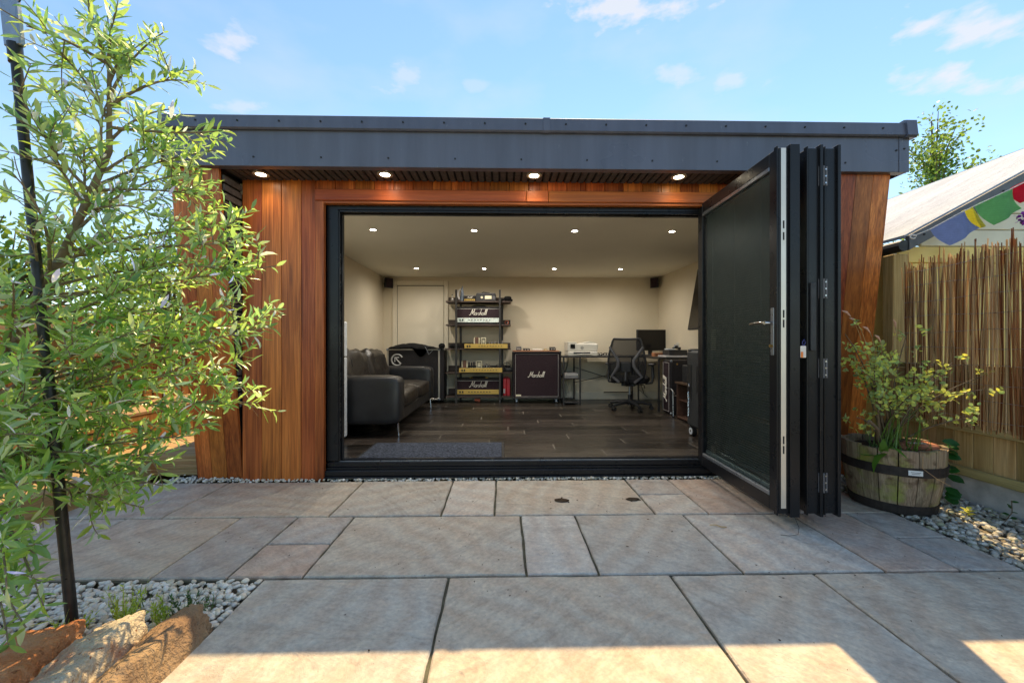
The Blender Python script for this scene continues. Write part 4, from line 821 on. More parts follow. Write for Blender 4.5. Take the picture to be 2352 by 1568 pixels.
bx('top', m_brown, cb, 2.045, 2.465, 4.385, 4.795, .4985, .52, .003); bx('bottom', m_brown, cb, 2.06, 2.45, 4.4205, 4.7595, .10, .12, .003); bx('back', m_brown, cb, 2.451, 2.459, 4.4205, 4.7595, .1205, .498, .001); bx('shelf', m_brown, cb, 2.08, 2.45, 4.4205, 4.7595, .30, .314, .002)
o = thing('mixing_box', (2.25, 4.6, .52), 'dark equipment box with round sockets on the brown cabinet', 'equipment box'); bx('body', m_dark, o, 2.10, 2.44, 4.45, 4.72, .5205, .72, .006); knobs(o, [2.16, 2.24, 2.32], 4.45, .66, .016, m_chrome); knobs(o, [2.16, 2.24, 2.32], 4.45, .58, .016, m_chrome)
sb = thing('wheeled_speaker', (2.05, 3.68, FZ), 'tall dark grey wheeled speaker case beside the folded doors', 'speaker case')
m_sub = plain('textured_grey_paint', (.026, .029, .032), .6, 0, .15, 30, .3, 200)
bx('case', m_sub, sb, 1.795, 2.30, 3.42, 3.94, .175, .905, .022); bx('handle_recess', m_black, sb, 1.792, 1.7955, 3.60, 3.72, .52, .76, .002); bx('handle_frame', m_dark, sb, 1.789, 1.7918, 3.59, 3.60, .51, .77, .001); bx('handle_frame', m_dark, sb, 1.789, 1.7918, 3.72, 3.73, .51, .77, .001)
bx('connector_plate', m_black, sb, 1.791, 1.7955, 3.83, 3.91, .42, .77, .002); cushion('corner_pad', m_dark, sb, (1.86, 3.9, .905), (.12, .08, .03), .6, seed=2); m = MB()
for y, z in ((3.835, .76), (3.905, .76), (3.835, .60), (3.905, .60), (3.835, .43), (3.905, .43)): m.cyl((1.791, y, z), (1.787, y, z), .005, n=8)
m.build('plate_screw', m_chrome, sb)
ck = thing('chain', (1.78, 3.87, .4), 'bright steel chain hanging on the wheeled speaker case', 'chain')
for k in range(15):
    z = .50 - k * .0155; a = k % 2; pts = []
    for q in np.linspace(0, 2 * math.pi, 13): pts.append((1.782 + (.0045 * math.cos(q) if a else 0), 3.868 + (0 if a else .006 * math.cos(q)) + .004 * math.sin(k), z + .012 * math.sin(q)))
    MB().tube(pts, .0026, 6).build('link', m_chrome, ck)
m = MB(); m.tube([(1.784, 3.868, .505), (1.78, 3.86, .53), (1.782, 3.853, .56), (1.784, 3.862, .585)], .005, 8); m.build('hook', m_chrome, ck)
for X, Y in ((1.83, 3.55), (1.83, 3.88), (2.26, 3.5), (2.26, 3.88)):
    w = MB(); w.cyl((X - .018, Y, .13), (X + .018, Y, .13), .0495, n=24); w = w.build('castor', m_rubber, sb, smooth=True); d = MB(); d.cyl((X - .0215, Y, .13), (X - .0185, Y, .13), .034, n=20); d.build('wheel_disc', m_white, w); d = MB(); d.cyl((X - .0245, Y, .13), (X - .0217, Y, .13), .010, n=12); d.build('axle_cap', m_dark, w); bx('castor_fork', m_dark, w, X - .028, X + .028, Y - .02, Y + .02, .165, .1748, .002)

# ------------------------------------------------------------------ leaves
LT = np.array([(0, 0, 0), (.18, .62, .02), (.18, -.62, .02), (.2, 0, -.015), (.5, 1, .03), (.5, -1, .03), (.52, 0, -.02), (.8, .62, -.01), (.8, -.62, -.01), (.82, 0, -.045), (1, 0, -.08)])
LF = [(0, 3, 1), (0, 2, 3), (1, 3, 6, 4), (3, 2, 5, 6), (4, 6, 9, 7), (6, 5, 8, 9), (7, 9, 10), (9, 8, 10)]
def leaf_frames(lv):
    P = np.array([l[0] for l in lv]); D = np.array([l[1] for l in lv]); U = np.array([l[2] for l in lv]); Ln = np.array([l[3] for l in lv]); W = np.array([l[4] for l in lv]); C = np.array([l[5] for l in lv])
    D = D / np.linalg.norm(D, axis=1, keepdims=True); S = np.cross(U, D); S /= (np.linalg.norm(S, axis=1, keepdims=True) + 1e-9); Nn = np.cross(D, S)
    return P, D, S, Nn, Ln, W, C
def leaf_mesh(name, lv, mat, parent=None, T=LT, Fs=LF):
    P, D, S, Nn, Ln, W, C = leaf_frames(lv); n = len(T)
    V = P[:, None] + D[:, None] * (T[None, :, 0:1] * Ln[:, None, None]) + S[:, None] * (T[None, :, 1:2] * W[:, None, None]) + Nn[:, None] * (T[None, :, 2:3] * (Ln * rng.uniform(-1.2, 3.2, len(lv)))[:, None, None])
    faces = [tuple(i * n + k for k in f) for i in range(len(lv)) for f in Fs]
    return mesh_obj(name, V.reshape(-1, 3), faces, mat, parent, smooth=True, cols=np.repeat(C, n, 0))
def leaf_objects(name, lv, mat, parent, T=LT, Fs=LF):
    """each leaf an object that shares one mesh"""
    P, D, S, Nn, Ln, W, C = leaf_frames(lv); b = np.array(BASE.get(parent.name, (0, 0, 0)))
    me = bpy.data.meshes.new(name); t2 = T.copy(); me.from_pydata(t2.tolist(), [], Fs); me.materials.append(mat); me.polygons.foreach_set('use_smooth', [True] * len(Fs))
    ca = me.color_attributes.new('Col', 'FLOAT_COLOR', 'POINT'); ca.data.foreach_set('color', np.ones(len(T) * 4, dtype=np.float32))
    for i in range(len(lv)):
        o = bpy.data.objects.new(name, me); link(o); o.parent = parent
        M = np.eye(4); M[:3, 0] = D[i] * Ln[i]; M[:3, 1] = S[i] * W[i]; M[:3, 2] = Nn[i] * Ln[i]; M[:3, 3] = P[i] - b; o.matrix_local = Matrix(M.tolist()); o.color = (*C[i], 1)
def rv(s=1.0): return np.array([random.gauss(0, s), random.gauss(0, s), random.gauss(0, s)])
def unit(v): return v / (np.linalg.norm(v) + 1e-9)
def bez(p0, p1, p2, n): return [(1 - t) ** 2 * p0 + 2 * t * (1 - t) * p1 + t * t * p2 for t in np.linspace(0, 1, n)]

# ------------------------------------------------------------------ right side: fence, reed screen, shed, flags
fn = thing('garden_fence', (2.9, 2.2, 0), 'low weathered timber fence on concrete boards behind the reed screen', 'fence')
bx('gravel_board', m_conc, fn, 2.875, 2.925, .3, 2.93, -.03, .148, .006)
bx('bottom_rail', m_railw, fn, 2.848, 2.874, .3, 2.935, .150, .205, .004); bx('middle_rail', m_railw, fn, 2.842, 2.874, .3, 2.935, .425, .478, .004); bx('top_rail', m_railw, fn, 2.874, 2.93, .3, 2.935, .80, .835, .004)
y = 2.93
while y > .35: w = random.uniform(.095, .112); bx('fence_board', m_fencez, fn, 2.876, 2.892, y - w + .002, y - .001, .155, .80 + random.uniform(-.004, .004), .003); y -= w
bx('fence_post', m_fencez, fn, 2.885, 3.0, 2.94, 3.03, -.05, 1.63, .006); bx('fence_post', m_fencez, fn, 2.9, 3.0, .9, 1.0, -.05, 1.55, .006)
rd = thing('reed_screen', (2.84, 2.2, .45), 'brown and straw reed screen wired to the right fence', 'reed screen')
t = NT('reed_stalk'); oi = t.n('ShaderNodeObjectInfo'); v_ = t.coords((60, 60, 3)); f_ = t.noise(v_, 1, 4); ct = t.mix(1.0, oi.outputs['Color'], t.ramp(f_, [(.3, (.6, .55, .5)), (.7, (1.1, 1.1, 1.1))]), 'MULTIPLY'); t.set(color=ct, rough=.6, spec=.3); trn = t.n('ShaderNodeBsdfTranslucent'); t.L.new(ct, trn.inputs[0]); mx = t.n('ShaderNodeMixShader'); mx.inputs[0].default_value = .55; t.L.new(t.p.outputs[0], mx.inputs[1]); t.L.new(trn.outputs[0], mx.inputs[2]); t.L.new(mx.outputs[0], t.out.inputs[0]); m_reed = t.m
rp = []
for k in range(3):
    m = MB(); bend = [0, .012, -.01][k]; B0 = BASE[rd.name]; m.tube([B0 + Vector(q) for q in ((0, 0, 0), (0, bend, .35), (0, bend * .6, .75), (0, 0, 1.0))], [.0028, .0032, .003, .0024], 6); rp.append(m.build('reed', m_reed, rd)); 
first = set(); y = 2.80
while y > 1.90:
    k = random.randrange(3); src = rp[k]; o = src if k not in first else copy_part(src, rd); first.add(k)
    zt = 1.50 + random.uniform(-.03, .05) + (.06 if random.random() < .12 else 0) + .05 * max(0, (2.5 - y)); zb = .455 + random.uniform(-.02, .045)
    o.location = (random.uniform(-.009, .003) + (.004 if k else 0), y - 2.2, zb - .45); o.scale = (random.uniform(.8, 1.3), random.uniform(.8, 1.3), zt - zb); o.rotation_euler = (random.gauss(0, .018), random.gauss(0, .006), 0)
    o.color = (*random.choice([(.88, .62, .32), (.92, .70, .40), (.80, .50, .24), (.40, .17, .07), (.34, .14, .06), (.55, .27, .12), (.76, .49, .23), (.92, .74, .46), (.88, .64, .34), (.90, .68, .38)]), 1)
    y -= random.uniform(.0026, .0044)
for z in np.arange(.52, 1.47, .105): MB().tube([(2.8265, yy, z + .006 * math.sin(yy * 9 + z * 30)) for yy in np.linspace(2.80, 1.86, 26)], .0011, 5).build('wire', m_alu, rd)
# shed beyond the fence
sh = thing('shed', (3.9, 4.2, 0), 'cream painted shed with pale sloping roof beyond the right fence', 'shed')
m_shroof = wood('pale_roof_felt', (.36, .39, .44), (.54, .58, .64), (.62, .66, .72), 'x', .85, 26, 1.6, .06, .4); m_shwall = plain('cream_shed_paint', (.90, .66, .20), .6, 0, .12, 4, .1, 40); m_shgrey = plain('shed_grey_fascia', (.12, .125, .135), .6); m_shw = plain('shed_white_paint', (.82, .76, .58), .6, 0, .08, 4)
def rz_(x): return 1.747 + .54 * (x - 3.0)
nb_ = 7
for i in range(nb_):
    ya, yb = 2.955 + i * .36, 2.955 + (i + 1) * .36 - .003
    m = MB(); m.prism([(2.985, rz_(2.985) + .012), (4.86, rz_(4.86) + .012), (4.86, rz_(4.86) + .035), (2.985, rz_(2.985) + .035)], 'y', ya, yb); m.build('roof_sheet', m_shroof, sh)
m = MB(); m.prism([(4.86, rz_(4.86)), (6.7, rz_(4.86) - .9), (6.7, rz_(4.86) - .86), (4.86, rz_(4.86) + .04)], 'y', 2.955, 5.5); m.build('roof_far_slope', m_shroof, sh)
m = MB(); m.prism([(2.99, rz_(2.99) - .085), (4.87, rz_(4.87) - .085), (4.87, rz_(4.87) + .022), (2.99, rz_(2.99) + .022)], 'y', 2.925, 2.9545); m.build('verge_fascia', m_shgrey, sh)
m = MB()
for X in (3.1, 3.4, 3.7, 4.0): m.cyl((X, 2.926, rz_(X) - .03), (X, 2.919, rz_(X) - .03), .007, n=8)
tag(m.build('fascia_screws', m_rubber, sh), kind='stuff')
m = MB(); pr_ = [(2.93 + .045 * math.cos(a), 1.66 + .045 * math.sin(a)) for a in np.linspace(math.pi, 2 * math.pi, 9)] + [(2.975, 1.70), (2.97, 1.66), (2.93, 1.625), (2.893, 1.66), (2.885, 1.70)]
m.tube([(2.955, 2.93, 1.69), (2.955, 5.4, 1.68)], .042, 10); m.build('gutter', m_dark, sh)
for i in range(5):
    z0 = 1.60 + i * .13; x_l = max(3.08, 3.0 + (z0 + .13 - 1.747) / .54 + .05); bx('gable_board', m_shw if i > 0 else m_shwall, sh, x_l, 5.5, 3.10, 3.118, z0, z0 + .124, .004)
x = 3.06
while x < 5.4: bx('wall_board', m_shwall, sh, x, x + .136, 3.105, 3.12, .0, 1.595, .004); x += .14
bx('corner_post', m_shw, sh, 3.01, 3.058, 3.085, 3.125, .0, 1.70, .004); bx('side_wall', m_shwall, sh, 3.03, 3.05, 3.126, 5.4, .0, 1.70, .002)
bx('gable_backing', m_shwall, sh, 3.06, 5.5, 3.121, 3.13, .0, 1.62, 0)
# prayer flags
pf = thing('prayer_flags', (3.0, 2.5, 1.6), 'string of coloured cloth flags strung below the shed roof edge', 'flags')
def flagmat(name, c):
    t = NT(name); wv = t.n('ShaderNodeTexWave', bands_direction='Z'); t.L.new(t.coords((1, 1, 1)), wv.inputs['Vector']); wv.inputs['Scale'].default_value = 22; wv.inputs['Distortion'].default_value = 6; wv.inputs['Detail Scale'].default_value = 5
    t.set(color=t.mix(t.math('MULTIPLY', wv.outputs['Fac'], .35), t.ramp(t.noise(t.coords((1, 1, 1)), 25, 4), [(.3, sc(c, .85)), (.7, sc(c, 1.1))]), sc(c, .55)), rough=.9, spec=.1); tr = t.n('ShaderNodeBsdfTranslucent'); tr.inputs[0].default_value = (*c, 1); mx = t.n('ShaderNodeMixShader'); mx.inputs[0].default_value = .45; t.L.new(t.p.outputs[0], mx.inputs[1]); t.L.new(tr.outputs[0], mx.inputs[2]); t.L.new(mx.outputs[0], t.out.inputs[0]); return t.m
fb, fgm, fy, frd = flagmat('flag_blue', (.26, .33, .58)), flagmat('flag_green', (.20, .48, .22)), flagmat('flag_yellow', (.75, .72, .12)), flagmat('flag_red', (.60, .03, .06))
def flag(c, mat, dy=0):
    n = 8; v = []; P = [np.array((a, 2.5 + dy, b)) for a, b in c]
    for i in range(n + 1):
        for j in range(n + 1):
            s, t_ = i / n, j / n; p = (P[0] * (1 - s) + P[1] * s) * (1 - t_) + (P[3] * (1 - s) + P[2] * s) * t_; v.append(p + np.array((0, .02 * math.sin(s * 6 + t_ * 3), 0)))
    f = [(i * (n + 1) + j, (i + 1) * (n + 1) + j, (i + 1) * (n + 1) + j + 1, i * (n + 1) + j + 1) for i in range(n) for j in range(n)]; k = len(v); v2 = [p + np.array((0, .0012, 0)) for p in v]
    mesh_obj('flag', v + v2, f + [tuple(q + k for q in g[::-1]) for g in f], mat, pf, smooth=True)
flag([(2.69, 1.685), (2.905, 1.80), (3.02, 1.70), (2.82, 1.585)], fb); flag([(2.915, 1.805), (2.965, 1.832), (3.07, 1.715), (3.03, 1.70)], fy, .012); flag([(2.975, 1.838), (3.215, 1.943), (3.295, 1.825), (3.105, 1.716)], fgm); flag([(3.22, 1.95), (3.45, 2.06), (3.52, 1.95), (3.29, 1.86)], frd, .01)
MB().tube([(2.60, 2.52, 1.648), (2.69, 2.5, 1.687), (2.905, 2.5, 1.802), (3.22, 2.5, 1.948), (3.6, 2.52, 2.13)], .003, 6).build('string', m_piping, pf); MB().tube([(2.60 + .02 * math.cos(a), 2.52, 1.645 + .012 * math.sin(a)) for a in np.linspace(0, 5.5, 12)], .004, 6).build('knot', m_piping, pf)
# purple flower at the frame edge
m_petal = leafmat('petal', (.24, .03, .36), (.3, .06, .42), .2, .3, (.5, .08, .7))
fw = thing('hanging_flower', (3.17, 2.4, 1.66), 'purple flower spray hanging at the right edge by the flags', 'flower')
lv = []
for i in range(60):
    p = np.array((3.18, 2.4, 1.735)) + rv(.022) * np.array((1, 1, 1.3)); lv.append((p, rv() + np.array((0, -.5, 0)), rv(), random.uniform(.018, .032), random.uniform(.007, .012), np.array((1, 1, 1)) * random.uniform(.5, 1.3)))
leaf_mesh('petals', lv, m_petal, fw); MB().tube([(3.18, 2.4, 1.70), (3.19, 2.41, 1.80), (3.27, 2.42, 1.90), (3.4, 2.44, 1.94)], .003, 6).build('stem', plain('stem_green', (.10, .16, .04), .6), fw)
MB().ell((3.176, 2.392, 1.785), (.014, .012, .010), 10, 6).build('bud', m_orange, fw, smooth=True)

# half barrel with shrub
bl = thing('half_barrel', (2.36, 2.42, 0), 'weathered oak half barrel planter by the right fence', 'planter')
m_oak = wood('weathered_oak', (.13, .09, .055), (.29, .215, .135), (.44, .35, .235), 'z', .85, 22, 2.0, .25, .5); m_hoop = plain('rusty_hoop', (.035, .028, .026), .7, .3, .5, 14, .3, 60)
_nt = m_oak.node_tree; _p = _nt.nodes['Principled BSDF']; _src = _p.inputs['Base Color'].links[0].from_socket
_tc = _nt.nodes.new('ShaderNodeTexCoord'); _nz = _nt.nodes.new('ShaderNodeTexNoise'); _nz.inputs['Scale'].default_value = 9; _nz.inputs['Detail'].default_value = 6; _nt.links.new(_tc.outputs['Object'], _nz.inputs['Vector'])
_rp = _nt.nodes.new('ShaderNodeValToRGB'); _rp.color_ramp.elements[0].position = .53; _rp.color_ramp.elements[1].position = .74; _nt.links.new(_nz.outputs['Fac'], _rp.inputs[0])
_mx = _nt.nodes.new('ShaderNodeMix'); _mx.data_type = 'RGBA'; _nt.links.new(_rp.outputs[0], _mx.inputs[0]); _nt.links.new(_src, _mx.inputs[6]); _mx.inputs[7].default_value = (.26, .29, .05, 1)
_n2 = _nt.nodes.new('ShaderNodeTexNoise'); _n2.inputs['Scale'].default_value = 17; _n2.inputs['Detail'].default_value = 5; _nt.links.new(_tc.outputs['Object'], _n2.inputs['Vector']); _r2 = _nt.nodes.new('ShaderNodeValToRGB'); _r2.color_ramp.elements[0].position = .55; _r2.color_ramp.elements[1].position = .72; _nt.links.new(_n2.outputs['Fac'], _r2.inputs[0])
_m2 = _nt.nodes.new('ShaderNodeMix'); _m2.data_type = 'RGBA'; _nt.links.new(_r2.outputs[0], _m2.inputs[0]); _nt.links.new(_mx.outputs[2], _m2.inputs[6]); _m2.inputs[7].default_value = (.10, .055, .03, 1); _nt.links.new(_m2.outputs[2], _p.inputs['Base Color'])
BC = (2.36, 2.42); NS = 17
def brad(z): return .188 + .054 * math.sin(min(1, (z + .02) / .42) * 1.75)
ang = 0
for k in range(NS):
    a0 = 2 * math.pi * k / NS + .012; a1 = 2 * math.pi * (k + 1) / NS - .012; dr_ = random.uniform(-.003, .003); ztop = .372 + random.uniform(-.008, .006); m = MB(); rings = []
    for z in (0.0, .06, .13, .2, .28, ztop):
        r_ = brad(z) + dr_; q = []
        for t_ in (0, .5, 1): a = a0 + (a1 - a0) * t_; q.append((BC[0] + r_ * math.cos(a), BC[1] + r_ * math.sin(a), z))
        for t_ in (1, .5, 0): a = a0 + (a1 - a0) * t_; q.append((BC[0] + (r_ - .024) * math.cos(a), BC[1] + (r_ - .024) * math.sin(a), z))
        rings.append(q)
    m.loft(rings); m.build('stave', m_oak, bl)
for z0, z1 in ((.225, .278), (.002, .055)):
    m = MB(); rings = []
    for k in range(40):
        a = 2 * math.pi * k / 40; q = []
        for z, o_ in ((z0, -.004), (z0, .0055), (z1, .0055), (z1, -.004)): r_ = brad(z) + o_; q.append((BC[0] + r_ * math.cos(a), BC[1] + r_ * math.sin(a), z))
        rings.append(q)
    rings.append(rings[0]); m.loft(rings, False); m.build('hoop', m_hoop, bl)
a = math.atan2(-2.42, -2.36) + .42; d_ = Vector((math.cos(a), math.sin(a), 0)); n_ = Vector((-d_.y, d_.x, 0)); p = Vector((BC[0], BC[1], .252)) + d_ * (brad(.25) + .0072)
mesh_obj('maker_label', [p - n_ * .032 - Vector((0, 0, .014)), p + n_ * .032 - Vector((0, 0, .014)), p + n_ * .032 + Vector((0, 0, .014)), p - n_ * .032 + Vector((0, 0, .014))], [(0, 1, 2, 3)], m_white, bl)
m = MB()
for k_, w_ in ((.004, .022), (-.004, .018)): q_ = p + d_ * .0012 + Vector((0, 0, k_)); m.box(-w_, w_, -.0003, .0003, -.0012, .0012, 0, Matrix.Translation(q_) @ Matrix.Rotation(math.atan2(n_.y, n_.x), 4, 'Z'))
m.build('label_print', m_grey, bl)
MB().cyl((BC[0], BC[1], .28), (BC[0], BC[1], .335), .195, n=24).build('soil', plain('dark_compost', (.045, .035, .025), .95, 0, .4, 20, .8, 70, .1), bl)
MB().tube([p + Vector((.02, -.02, .10)) + n_ * .0, p + n_ * .03 + Vector((0, 0, .03)), p + n_ * .09 + Vector((0, 0, -.02)), p + n_ * .16 + d_ * -.02 + Vector((0, 0, -.06))], .0014, 5).build('twine', m_sleep, bl)
br = thing('brick', (2.41, 2.33, .335), 'worn pink brick lying inside the barrel rim', 'brick')
m_brick = plain('worn_brick', (.36, .15, .09), .9, 0, .35, 14, .8, 70, .15); MB().box(-.10, .10, -.05, .05, 0, .045, .012, rotz((2.41, 2.33, .345), R(-12))).build('body', m_brick, br); MB().box(-.05, .03, -.045, -.02, 0, .004, .001, rotz((2.41, 2.33, .3905), R(-12))).build('mortar_trace', m_conc, br)
m_shrub = leafmat('shrub_leaf', (.40, .48, .17), (.46, .52, .26), .3, .4, (.7, .8, .2)); m_bark = plain('grey_bark', (.17, .13, .09), .9, 0, .3, 20, .5, 80, .1)
shb = thing('potted_shrub', (2.33, 2.42, .335), 'straggly yellow green shrub growing in the barrel', 'shrub')
lv = []; stem = MB()
for tip, n in [((1.93, 2.25, 1.02), 9), ((2.02, 2.3, .92), 8), ((2.12, 2.3, .86), 8), ((2.22, 2.36, .95), 7), ((2.34, 2.3, 1.03), 6), ((2.02, 2.1, .70), 7), ((2.2, 2.1, .72), 7), ((2.42, 2.2, .82), 8), ((2.55, 2.25, .86), 7), ((2.62, 2.15, .72), 6), ((2.72, 2.25, .78), 4), ((2.48, 2.08, .58), 6), ((1.95, 2.2, .56), 5), ((2.3, 2.2, .8), 8), ((2.12, 2.2, .80), 9), ((2.2, 2.25, .9), 8), ((2.05, 2.2, .85), 8), ((2.38, 2.22, .72), 7), ((1.96, 2.18, .82), 7)]:
    p0 = np.array((2.32 + random.uniform(-.05, .05), 2.42 + random.uniform(-.05, .05), .33)); p2 = np.array(tip); p1 = (p0 + p2) / 2 + np.array((0, 0, .12)) + rv(.03); path = bez(p0, p1, p2, 12); stem.tube([Vector(q) for q in path], [.006 - .004 * i / 11 for i in range(12)], 6)
    for i in range(n):
        c = path[min(11, 6 + int(6 * i / n))] + rv(.032)
        for q in range(9):
            lv.append((c + rv(.014), rv() + np.array((0, -.3, .3)), rv() * .6 + np.array((0, -.4, 1)), random.uniform(.018, .034), random.uniform(.007, .012), np.array(random.choice([(1, 1, 1), (1.5, 1.3, .8), (.8, .9, .9), (1.7, 1.6, 1.0)])) * random.uniform(.7, 1.2)))
stem.tube([Vector((2.28, 2.42, .33)), Vector((2.16, 2.3, .42)), Vector((2.05, 2.18, .50)), Vector((1.93, 2.1, .56))], [.011, .010, .009, .007], 8)
stem.build('stems', m_bark, shb, smooth=True); tag(leaf_mesh('foliage', lv, m_shrub, shb), kind='stuff')
m_blade = leafmat('grass_blade', (.10, .20, .035), (.13, .22, .06), .3, .3, (.3, .5, .08)); BT = np.array([(0, 1, 0), (0, -1, 0), (.35, .9, .05), (.35, -.9, .05), (.7, .6, -.02), (.7, -.6, -.02), (1, 0, -.22)]); BF = [(0, 1, 3, 2), (2, 3, 5, 4), (4, 5, 6)]
gt = thing('barrel_grass', (2.3, 2.35, .335), 'tuft of long green grass growing in the barrel', 'grass tuft'); lv = []
for i in range(70):
    a = random.uniform(0, 6.28); lv.append((np.array((2.28 + random.uniform(-.1, .12), 2.33 + random.uniform(-.09, .07), .333)), np.array((.35 * math.cos(a), .35 * math.sin(a) - .1, 1)), np.array((math.cos(a), math.sin(a), .2)), random.uniform(.10, .32), random.uniform(.002, .0045), np.array((1, 1, 1)) * random.uniform(.7, 1.5)))
for i in range(5): lv.append((np.array((2.18, 2.28, .345)), rv() * .5 + np.array((-.3, -.5, .3)), np.array((0, 0, 1.)), .13, .022, np.array((.9, 1.1, .8))))
leaf_mesh('blades', lv, m_blade, gt, BT, BF)
sd = thing('seed_grass', (2.2, 2.4, .335), 'pinkish feathery grass seed heads above the barrel shrub', 'seed heads'); m_seed = plain('seed_head', (.55, .33, .24), .9)
for tip in [(1.96, 2.25, 1.12), (2.0, 2.25, 1.08), (2.1, 2.28, 1.03), (2.18, 2.3, .98), (2.27, 2.3, 1.06)]:
    p0 = np.array((2.28, 2.42, .33)); p2 = np.array(tip); path = bez(p0, (p0 + p2) / 2 + np.array((.03, 0, .25)), p2, 12); MB().tube([Vector(q) for q in path], .0018, 5).build('stalk', m_sleepy, sd); d = unit(path[-1] - path[-2]); MB().tube([Vector(p2), Vector(p2 + d * .03 + np.array((-.01, 0, .003))), Vector(p2 + d * .055 + np.array((-.025, 0, -.004)))], [.003, .007, .002], 6).build('seed_head', m_seed, sd)
# bramble by the fence foot
bmb = thing('bramble', (2.62, 2.42, 0), 'dark green bramble with broad leaves between barrel and fence', 'bramble'); m_bram = leafmat('bramble_leaf', (.022, .10, .022), (.08, .14, .07), .35, .2, (.06, .3, .03)); BRT = LT.copy()
cane = [np.array(q) for q in ((2.66, 2.5, -.02), (2.67, 2.42, .15), (2.66, 2.38, .28), (2.66, 2.36, .36))]; MB().tube([Vector(q) for q in cane], .004, 6).build('cane', plain('bramble_cane', (.08, .03, .025), .7), bmb); lv = []
for z, n in ((.35, 3), (.31, 3), (.22, 3), (.17, 2), (.12, 2), (.06, 4)):
    for q in range(n): a = random.uniform(3.4, 6.0); lv.append((np.array((2.665, 2.39, z)) + rv(.012), np.array((math.cos(a), math.sin(a) * .6, random.uniform(-.3, .25))), np.array((-.3, -.7, .8)) + rv(.2), random.uniform(.06, .085), random.uniform(.024, .032), np.array((1, 1, 1)) * random.uniform(.7, 1.3)))
leaf_objects('leaf', lv, m_bram, bmb)
wp = thing('gravel_seedling', (2.72, 2.2, 0), 'wispy seedling rising from the gravel near the fence', 'seedling'); MB().tube([(2.72, 2.15, -.01), (2.73, 2.12, .06), (2.715, 2.11, .13)], .0022, 5).build('stem', m_bark, wp); lv = [(np.array((2.72, 2.12, .03 + .018 * i)), np.array((math.cos(i * 2.4), math.sin(i * 2.4) - .3, .2)), np.array((0, -.5, 1)), .032, .010, np.array((1, 1, 1)) * random.uniform(.6, 1.1)) for i in range(6)]; leaf_objects('leaf', lv, m_bram, wp)
wp = thing('pale_weed', (2.6, 2.28, 0), 'low pale yellow weed in the gravel beside the barrel', 'weed'); MB().tube([(2.58, 2.22, -.01), (2.585, 2.2, .03)], .002, 5).build('stem', m_bark, wp); lv = [(np.array((2.58, 2.2, .015 + .004 * i)), np.array((math.cos(i * 2.4), math.sin(i * 2.4), .4)), np.array((0, 0, 1.)), .035, .012, np.array((1.8, 1.5, .9)) * random.uniform(.7, 1.1)) for i in range(9)]; leaf_objects('leaf', lv, m_shrub, wp)

# ------------------------------------------------------------------ left side: deck, bench, fence
dk2 = thing('timber_deck', (-2.7, 3.6, 0), 'pale timber deck step left of the garden room', 'deck')
for i in range(6): bx('deck_board', m_sleepy if False else m_sleep, dk2, -3.45, -2.19, 3.06 + i * .148, 3.06 + i * .148 + .143, .128, .152, .004)
bx('riser_board', m_sleep, dk2, -3.45, -2.192, 3.035, 3.0595, .0, .148, .004)
for i in range(7): bx('riser_groove', m_sleep, dk2, -3.44, -2.20, 3.031, 3.0352, .008 + i * .02, .022 + i * .02, .003)
bn = thing('timber_bench', (-3.1, 3.2, 0), 'built in timber corner bench along the left fence', 'bench')
for i in range(4): bx('seat_board', m_sleepy, bn, -3.42 + i * .135, -3.29 + i * .135, 1.2, 4.6, .398, .425, .004)
for i in range(3): bx('front_board', m_fencel, bn, -2.905, -2.888, 1.2, 4.6, .0 + i * .133, .13 + i * .133, .003)
y = 1.2
while y < 4.6: bx('back_slat', m_fencel, bn, -3.44, -3.422, y, y + .085, .426, .86, .003); y += .115
bx('back_cap', m_sleepy, bn, -3.455, -3.38, 1.2, 4.6, .861, .889, .004)
ed = thing('sleeper_edging', (-2.6, 2.1, 0), 'sunlit sleeper edging left of the paving behind the olive tree', 'sleeper'); bx('sleeper', m_sleepy, ed, -2.80, -2.50, .9, 2.95, -.02, .15, .008); bx('sleeper', m_sleepy, ed, -2.80, -2.50, -.6, .893, -.02, .15, .008)
lf = thing('boundary_fence', (-3.55, 3, 0), 'warm brown boarded fence behind the timber bench', 'fence'); y = .4
while y < 7.2: bx('fence_board', m_fencel, lf, -3.52, -3.502, y, y + .12, .0, 1.24 + random.uniform(-.004, .004), .003); y += .1235
bx('fence_rail', m_sleepy, lf, -3.5015, -3.46, .4, 7.2, 1.06, 1.12, .004); bx('fence_cap', m_sleepy, lf, -3.54, -3.485, .4, 7.2, 1.246, 1.27, .004)
x = -3.48
while x < -2.2: bx('fence_board', m_fencel, lf, x, x + .12, 7.2, 7.218, .0, 1.7, .003); x += .1235

